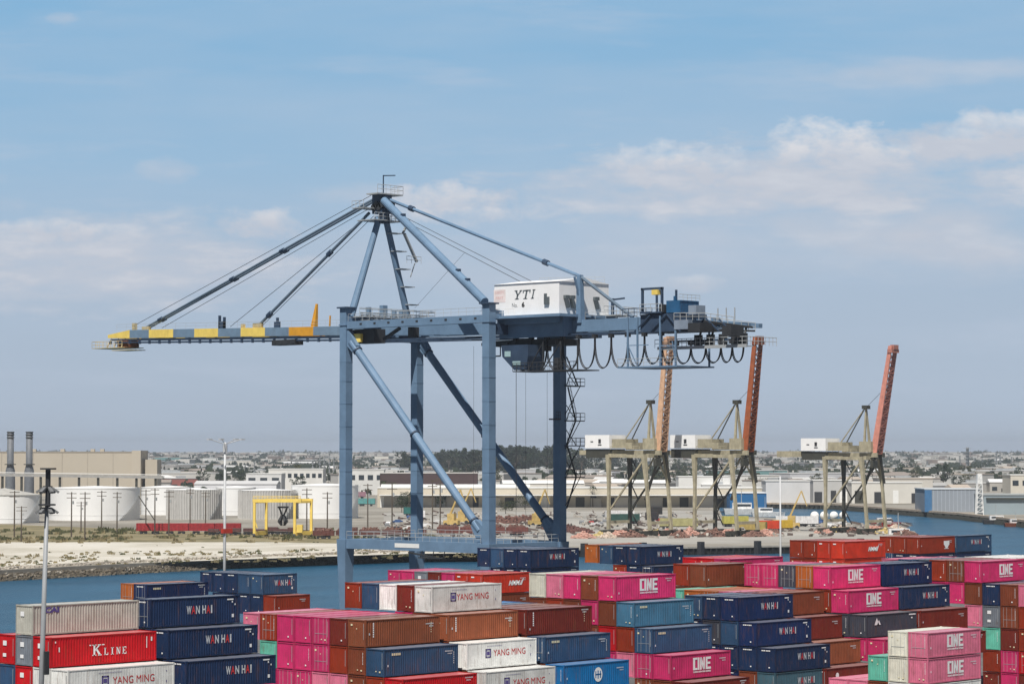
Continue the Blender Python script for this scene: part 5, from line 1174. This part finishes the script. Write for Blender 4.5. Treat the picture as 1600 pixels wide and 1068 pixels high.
for nm, lab, bands, col in (('scrub', 'low olive scrub along the far bank and behind the sandy flat', ((869, 884, 380, .5), (826, 843, 800, 1.0), (846, 866, 60, .35)), (.10, .105, .05, 1)), ('dry_grass', 'dry brown grass on the far bank earth strip', ((866, 886, 700, .5), (832, 848, 800, .8)), (.24, .20, .11, 1))):
    mb = MB()
    for y0, y1, n, s_ in bands:
        for k in range(n):
            f = sr.random()**1.3; x = sr.uniform(-250, 760) if y1 > 850 else sr.uniform(-250, 700)
            y = y0+(y1-y0)*sr.random()
            if y0 > 860: y -= max(0, x)*.022
            if y0 < 840 and x > 200 and sr.random() < .6: continue
            if noise.noise(Vector((x*.02, y*.15, 3))) < -.05: continue
            tuft(mb, G(x, y), s_*sr.uniform(.5, 1.3), 14)
    o = mb.build(nm, LEAF); o.color = col; tag(o, lab, 'scrub', kind='stuff')
# a bush row in front of the tanks
# ============================================================ TREES AND TOWN
tr_ = random.Random(11)
def tree_proto(h, rx, seed, kind):
    rr = random.Random(seed); r = root('tree', (0, 0, 0), 0, 'tree', 'tree')
    t = MB(); t.tube((0, 0, 0), (rr.uniform(-.3, .3), 0, h*.55), h*.03, h*.014, n=6)
    if kind != 'palm':
        for k in range(4): a = k*1.57+rr.random(); t.tube((0, 0, h*.35), (rx*.5*math.cos(a), rx*.5*math.sin(a), h*.7), h*.014, h*.005, n=5)
    else: t.tube((0, 0, h*.5), (0, 0, h*.9), h*.014, h*.012, n=6)
    t.build('trunk', BARK, r); m = MB()
    if kind == 'palm':
        for k in range(22):
            a = rr.uniform(0, 6.28); p = Vector((0, 0, h*.9)); d = Vector((math.cos(a), math.sin(a), rr.uniform(-.2, .9))).normalized()
            for j in range(4):
                q = p+d*(rx*.28); s_ = Vector((-d.y, d.x, 0)).normalized()*(.35-.06*j); m.add([p-s_, p+s_, q+s_*.8, q-s_*.8], [(0, 1, 2, 3)]); p = q; d = (d+Vector((0, 0, -.45))).normalized()
    else:
        for c in range(26):
            a = rr.uniform(0, 6.28); u = rr.random()**.5; zc = rr.uniform(.32, .95); w = math.sin(math.pi*min(1, max(.12, (zc-.22)/.85)))**.7
            cc = Vector((rx*u*w*math.cos(a), rx*u*w*math.sin(a), h*zc)); cr = rx*rr.uniform(.2, .36)
            for k in range(26):
                d = Vector((rr.gauss(0, 1), rr.gauss(0, 1), rr.gauss(0, 1))).normalized()*cr*rr.uniform(.6, 1.05); p = cc+d
                x = Vector((rr.gauss(0, 1), rr.gauss(0, 1), rr.gauss(0, .6))).normalized(); y = x.cross(d).normalized(); s_ = rr.uniform(.25, .55)*h*.06
                m.add([p-x*s_-y*s_*.6, p+x*s_-y*s_*.6, p+x*s_*.6+y*s_, p-x*s_*.6+y*s_], [(0, 1, 2, 3)])
    m.build('crown', LEAF, r); return r
protos = [tree_proto(9, 4.2, 1, 'b'), tree_proto(11, 4.6, 2, 'b'), tree_proto(15, 5.2, 3, 'b'), tree_proto(12, 3, 4, 'palm'), tree_proto(8, 4.8, 5, 'b')]
fresh = [True]*5
def put_tree(i, p, s_, col, label, grp):
    o = protos[i] if fresh[i] else copy_tree(protos[i]); fresh[i] = False
    o.location = p; o.scale = (s_*tr_.uniform(.85, 1.25), s_*tr_.uniform(.85, 1.25), s_*tr_.uniform(.8, 1.15)); o.rotation_euler.z = tr_.uniform(0, 6.28)
    for c in o.children:
        if c.name.startswith('crown'): c.color = (*col, 1)
    o['label'] = label; o['category'] = 'palm' if i == 3 else 'tree'; o['group'] = grp; o.name = 'palm_tree' if i == 3 else 'tree'
def gz(D, px): return max(0, hz(D, (px-800)/F))
grn = [(.045, .060, .026), (.035, .050, .026), (.06, .07, .035), (.028, .042, .024), (.075, .08, .04)]
# the tall dark grove between and right of the front legs
for k in range(85):
    px = tr_.choice([tr_.uniform(680, 860), tr_.uniform(740, 905), tr_.uniform(600, 1000)]); D = tr_.uniform(2600, 3800); hump = 1-abs(px-800)/260
    put_tree(2, at(px, D, gz(D, px)), tr_.uniform(1.1, 1.5)+1.0*max(0, hump), tr_.choice([(.022, .032, .018), (.03, .042, .022), (.02, .03, .02)]), 'tall dark evergreen in the grove behind the long cream warehouse', 'dark grove behind the long warehouse')
for px, py, i, s_ in ((640, 796, 0, 1.25), (628, 800, 4, .9), (600, 790, 3, 1), (613, 787, 3, .9), (690, 792, 0, .8), (745, 790, 4, .8), (800, 797, 0, .7), (820, 795, 4, .9), (790, 802, 4, .7), (605, 786, 0, .8), (1005, 790, 4, .8), (926, 792, 3, .9), (1268, 776, 0, .9)):
    put_tree(i, G(px, py), s_, tr_.choice(grn), 'green palm in front of the long cream warehouse' if i == 3 else 'bushy green tree in front of the long cream warehouse', 'trees in front of the long warehouse')
n = 0
while n < 250:
    py = 714+56*tr_.random()**1.25; D = dep(py); px = tr_.uniform(-15, 1615)
    if D < 1800 or (px < 250 and D < 2000) or (px > 1100 and D < 1650): continue
    n += 1; i = tr_.choice([0, 0, 1, 1, 4, 4, 2, 3]); side = where(px)
    put_tree(i, at(px, D, gz(D, px)), tr_.uniform(.8, 1.3), tr_.choice(grn), f'{["low round tree", "round tree", "tall full tree", "palm", "wide squat tree"][i]} {band(py)} of town, {side}', f'town trees {side}')
# town buildings: eight kinds, copied
def house_proto(w, d, h, kind, seed):
    rr = random.Random(seed); r = root('town_building', (0, 0, 0), 0, 'building', 'building')
    MB().box(-w/2, w/2, 0, d, 0, h).build('walls', OBJM, r)
    q = MB()
    if kind == 'gable': q.add([(-w/2-.4, -.4, h), (w/2+.4, -.4, h), (w/2+.4, d+.4, h), (-w/2-.4, d+.4, h), (-w/2-.4, d/2, h+2.2), (w/2+.4, d/2, h+2.2)], [(0, 1, 5, 4), (2, 3, 4, 5), (0, 4, 3), (1, 2, 5), (0, 3, 2, 1)])
    else: q.box(-w/2-.3, w/2+.3, -.3, d+.3, h, h+.6); 
    q.build('roof', OBJM, r)
    if kind == 'flat':
        q = MB(); q.box(-w*.2, w*.05, d*.3, d*.6, h+.6, h+2.2); q.build('roof_unit', STEEL, r)
    n = max(2, int(w/6))
    for k in range(min(n, 6)):
        x = -w/2+(k+.5)*w/min(n, 6); dw = rr.uniform(1, 2.2); lo = rr.choice([0, 1.2]); MB().box(x-dw, x+dw, -.15, -.02, lo, lo+rr.uniform(1.4, 3)).build('door' if lo == 0 else 'window', OLIVE if lo == 0 else GLASS, r)
    return r
hp_ = [house_proto(16, 12, 5, 'gable', 1), house_proto(26, 20, 6, 'flat', 2), house_proto(45, 30, 8, 'flat', 3), house_proto(70, 40, 9, 'flat', 4), house_proto(20, 14, 7, 'gable', 5), house_proto(34, 25, 10, 'flat', 6), house_proto(14, 10, 4.5, 'gable', 7), house_proto(55, 25, 6.5, 'gable', 8)]
fh = [True]*8; n = 0
while n < 270:
    py = 715+62*tr_.random(); D = dep(py); px = tr_.uniform(-15, 1615)
    if D < 1720 or (px < 260 and D < 1950) or (380 < px < 610 and D < 1950) or (580 < px < 760 and D < 1650): continue
    n += 1; i = tr_.choice([0, 0, 1, 2, 4, 5, 6, 6, 7, 3 if D > 2200 else 1]); o = hp_[i] if fh[i] else copy_tree(hp_[i]); fh[i] = False
    o.location = at(px, D, gz(D, px)-.3); o.rotation_euler.z = FACE+tr_.choice([0, .35, -.4, .8])+tr_.uniform(-.06, .06)
    v = tr_.uniform(.38, .74); wc = tr_.choice([(v, v, v*.97), (v, v*.95, v*.86), (v*.8, v*.78, v*.74), (v*.95, v*.96, v)]); v2 = tr_.uniform(.35, .78); rc_ = tr_.choice([(v2, v2, v2), (v2, v2, v2*.98), (.28, .24, .21), (.42, .36, .3)])
    if tr_.random() < .05: wc = tr_.choice([(.1, .2, .35), (.35, .12, .1), (.15, .3, .3)])
    for c in o.children:
        c.color = (*(rc_ if c.name.startswith('roof') else wc), 1)
    side = where(px); tone = 'white' if v > .6 else ('pale grey' if v > .48 else 'dull grey'); rt = 'light' if rc_[0] > .5 else 'dark'
    sz = 'small' if i in (0, 6, 4) else ('long' if i in (3, 7) else 'mid-sized')
    o['label'] = f'{sz} {tone} {"gabled" if i in (0, 4, 6, 7) else "flat-roofed"} {rt}-topped building {band(py)}, {side}'; o['category'] = 'building'; o['group'] = f'{sz} town buildings {side}'
# far-off town and woods that read as one mass
mb = MB(); mbd = MB()
for k in range(2600):
    py = 710+13*tr_.random()**1.4; D = min(14000, dep(py, 0)*(1 if py > 712 else .9)); D = max(3600, min(12500, D)); px = tr_.uniform(-150, 1750); D *= tr_.uniform(.8, 1.1); z = gz(D, px)
    w = tr_.uniform(8, 40); h = tr_.uniform(4, 9); p = at(px, D); a = tr_.uniform(0, 3); c, s_ = math.cos(a), math.sin(a); d = w*tr_.uniform(.4, .9)
    q = [(p.x+c*x-s_*y, p.y+s_*x+c*y) for x, y in ((-w/2, -d/2), (w/2, -d/2), (w/2, d/2), (-w/2, d/2))]
    (mb if tr_.random() < .7 else mbd).add([(x, y, z-1) for x, y in q]+[(x, y, z+h) for x, y in q], [(4,5,6,7),(0,1,5,4),(1,2,6,5),(2,3,7,6),(3,0,4,7)])
for k in range(3000):
    py = 712+40*tr_.random(); D = max(2100, dep(py)); px = tr_.uniform(-150, 1750); z = gz(D, px)
    if px < 260 and D < 2300: continue
    w = tr_.uniform(6, 16); h = tr_.uniform(3, 5.5); p = at(px, D); a = FACE+tr_.choice([0, .4, .8]); c, s_ = math.cos(a), math.sin(a); d = w*.7
    q = [(p.x+c*x-s_*y, p.y+s_*x+c*y) for x, y in ((-w/2, -d/2), (w/2, -d/2), (w/2, d/2), (-w/2, d/2))]
    (mb if tr_.random() < .75 else mbd).add([(x, y, z-1) for x, y in q]+[(x, y, z+h) for x, y in q], [(4,5,6,7),(0,1,5,4),(1,2,6,5),(2,3,7,6),(3,0,4,7)])
o = mb.build('distant_town', mat('town_pale', (.55, .53, .50), .9, var=.3, scale=.004)); tag(o, 'mass of tiny pale far-off buildings below the skyline', 'town', kind='stuff')
o = mbd.build('distant_roofs', mat('town_dark', (.24, .19, .16), .9, var=.4, scale=.004)); tag(o, 'mass of tiny darker far-off roofs below the skyline', 'town', kind='stuff')
mb = MB()
for k in range(3900):
    py = (709.5+40*tr_.random()**1.25) if k % 12 else tr_.uniform(745, 772); D = dep(py)*tr_.uniform(.85, 1.1); D = max(1700, min(12500, D)); px = tr_.uniform(-150, 1750); z = gz(D, px)
    if D < 2300 and px < 260: continue
    if noise.noise(Vector((px*.012, py*.12, 7))) < -.12: continue
    s_ = tr_.uniform(2.2, 5.2)*(1+D/18000)*(.6 if D < 2200 else 1); p = at(px, D, z+s_*.7)
    for j in range(12):
        d = Vector((tr_.gauss(0, 1), tr_.gauss(0, 1), abs(tr_.gauss(0, .6))-.3))*s_*.75; x = Vector((tr_.gauss(0, 1), tr_.gauss(0, 1), 0)).normalized()*s_*.5; y = Vector((0, 0, s_*.5))
        mb.add([p+d-x-y*.6, p+d+x-y*.6, p+d+x*.6+y, p+d-x*.6+y], [(0, 1, 2, 3)])
o = mb.build('distant_woods', LEAF); o.color = (.04, .052, .028, 1); tag(o, 'far-off belts of grey-green trees across the town', 'woods', kind='stuff')
# refinery columns on the right skyline
def column(px, D, h, w, label, grp='refinery columns on the right skyline'):
    z = gz(D, px); c = at(px, D, z-1); r = root('refinery_column', c, 0, label, 'tower', grp)
    MB().tube((0, 0, 0), (0, 0, h), w, w*.8, n=10).build('column', mat('column_grey', (.26, .27, .28), .7), r)
    q = MB()
    for k in range(5): q.box(-w*1.5, w*1.5, -w*1.5, w*1.5, h*(.3+.16*k), h*(.3+.16*k)+.6)
    q.build('platform', STEEL, r)
column(1511, 4300, 34, 3.0, 'tallest dark refinery column on the right skyline')
for px, h in ((1499, 20), (1522, 16), (1556, 24), (1562, 27), (1545, 15), (1580, 18), (1534, 14), (1448, 10)): column(px, 4500, h, 1.2, 'thin pale refinery column on the right skyline')
for px, h in ((398, 17), (500, 24), (507, 20), (515, 26), (522, 22), (489, 19)): column(px, 2500, h+2, .6, 'thin stack above the office block near the front leg', 'thin stacks left of the front leg')

# ============================================================ AIR
hb = MB(); hb.box(-9500, 15500, -9500, 15500, -7.5, 82)
hm_ = bpy.data.materials.new('haze_air'); hm_.use_nodes = True; N = hm_.node_tree.nodes; N.remove(N['Principled BSDF'])
pv = N.new('ShaderNodeVolumePrincipled'); pv.inputs['Color'].default_value = (.80, .88, 1, 1); pv.inputs['Density'].default_value = .00007; pv.inputs['Anisotropy'].default_value = .1
hm_.node_tree.links.new(pv.outputs[0], N['Material Output'].inputs['Volume'])
hz_o = hb.build('haze', hm_); hz_o['kind'] = 'stuff'; tag(hz_o, 'thin pale sea haze fading the far town', 'haze')

# look-alikes that share a description are told apart by their order across the view
NUM = ['first', 'second', 'third', 'fourth', 'fifth', 'sixth', 'seventh', 'eighth', 'ninth', 'tenth', 'eleventh', 'twelfth', 'thirteenth', 'fourteenth']
same = {}
for o in bpy.data.objects:
    if not o.parent and 'label' in o and o.get('group'): same.setdefault(o['label'], []).append(o)
for lab, os_ in same.items():
    if 2 <= len(os_) <= 14 and len(lab.split()) <= 13:
        os_.sort(key=lambda o: o.location.dot(rgt)/max(1, o.location.dot(fwd)))
        for k, o in enumerate(os_): o['label'] = f'{lab}, {NUM[k]} from left' if k < len(os_)-1 else f'{lab}, rightmost one'
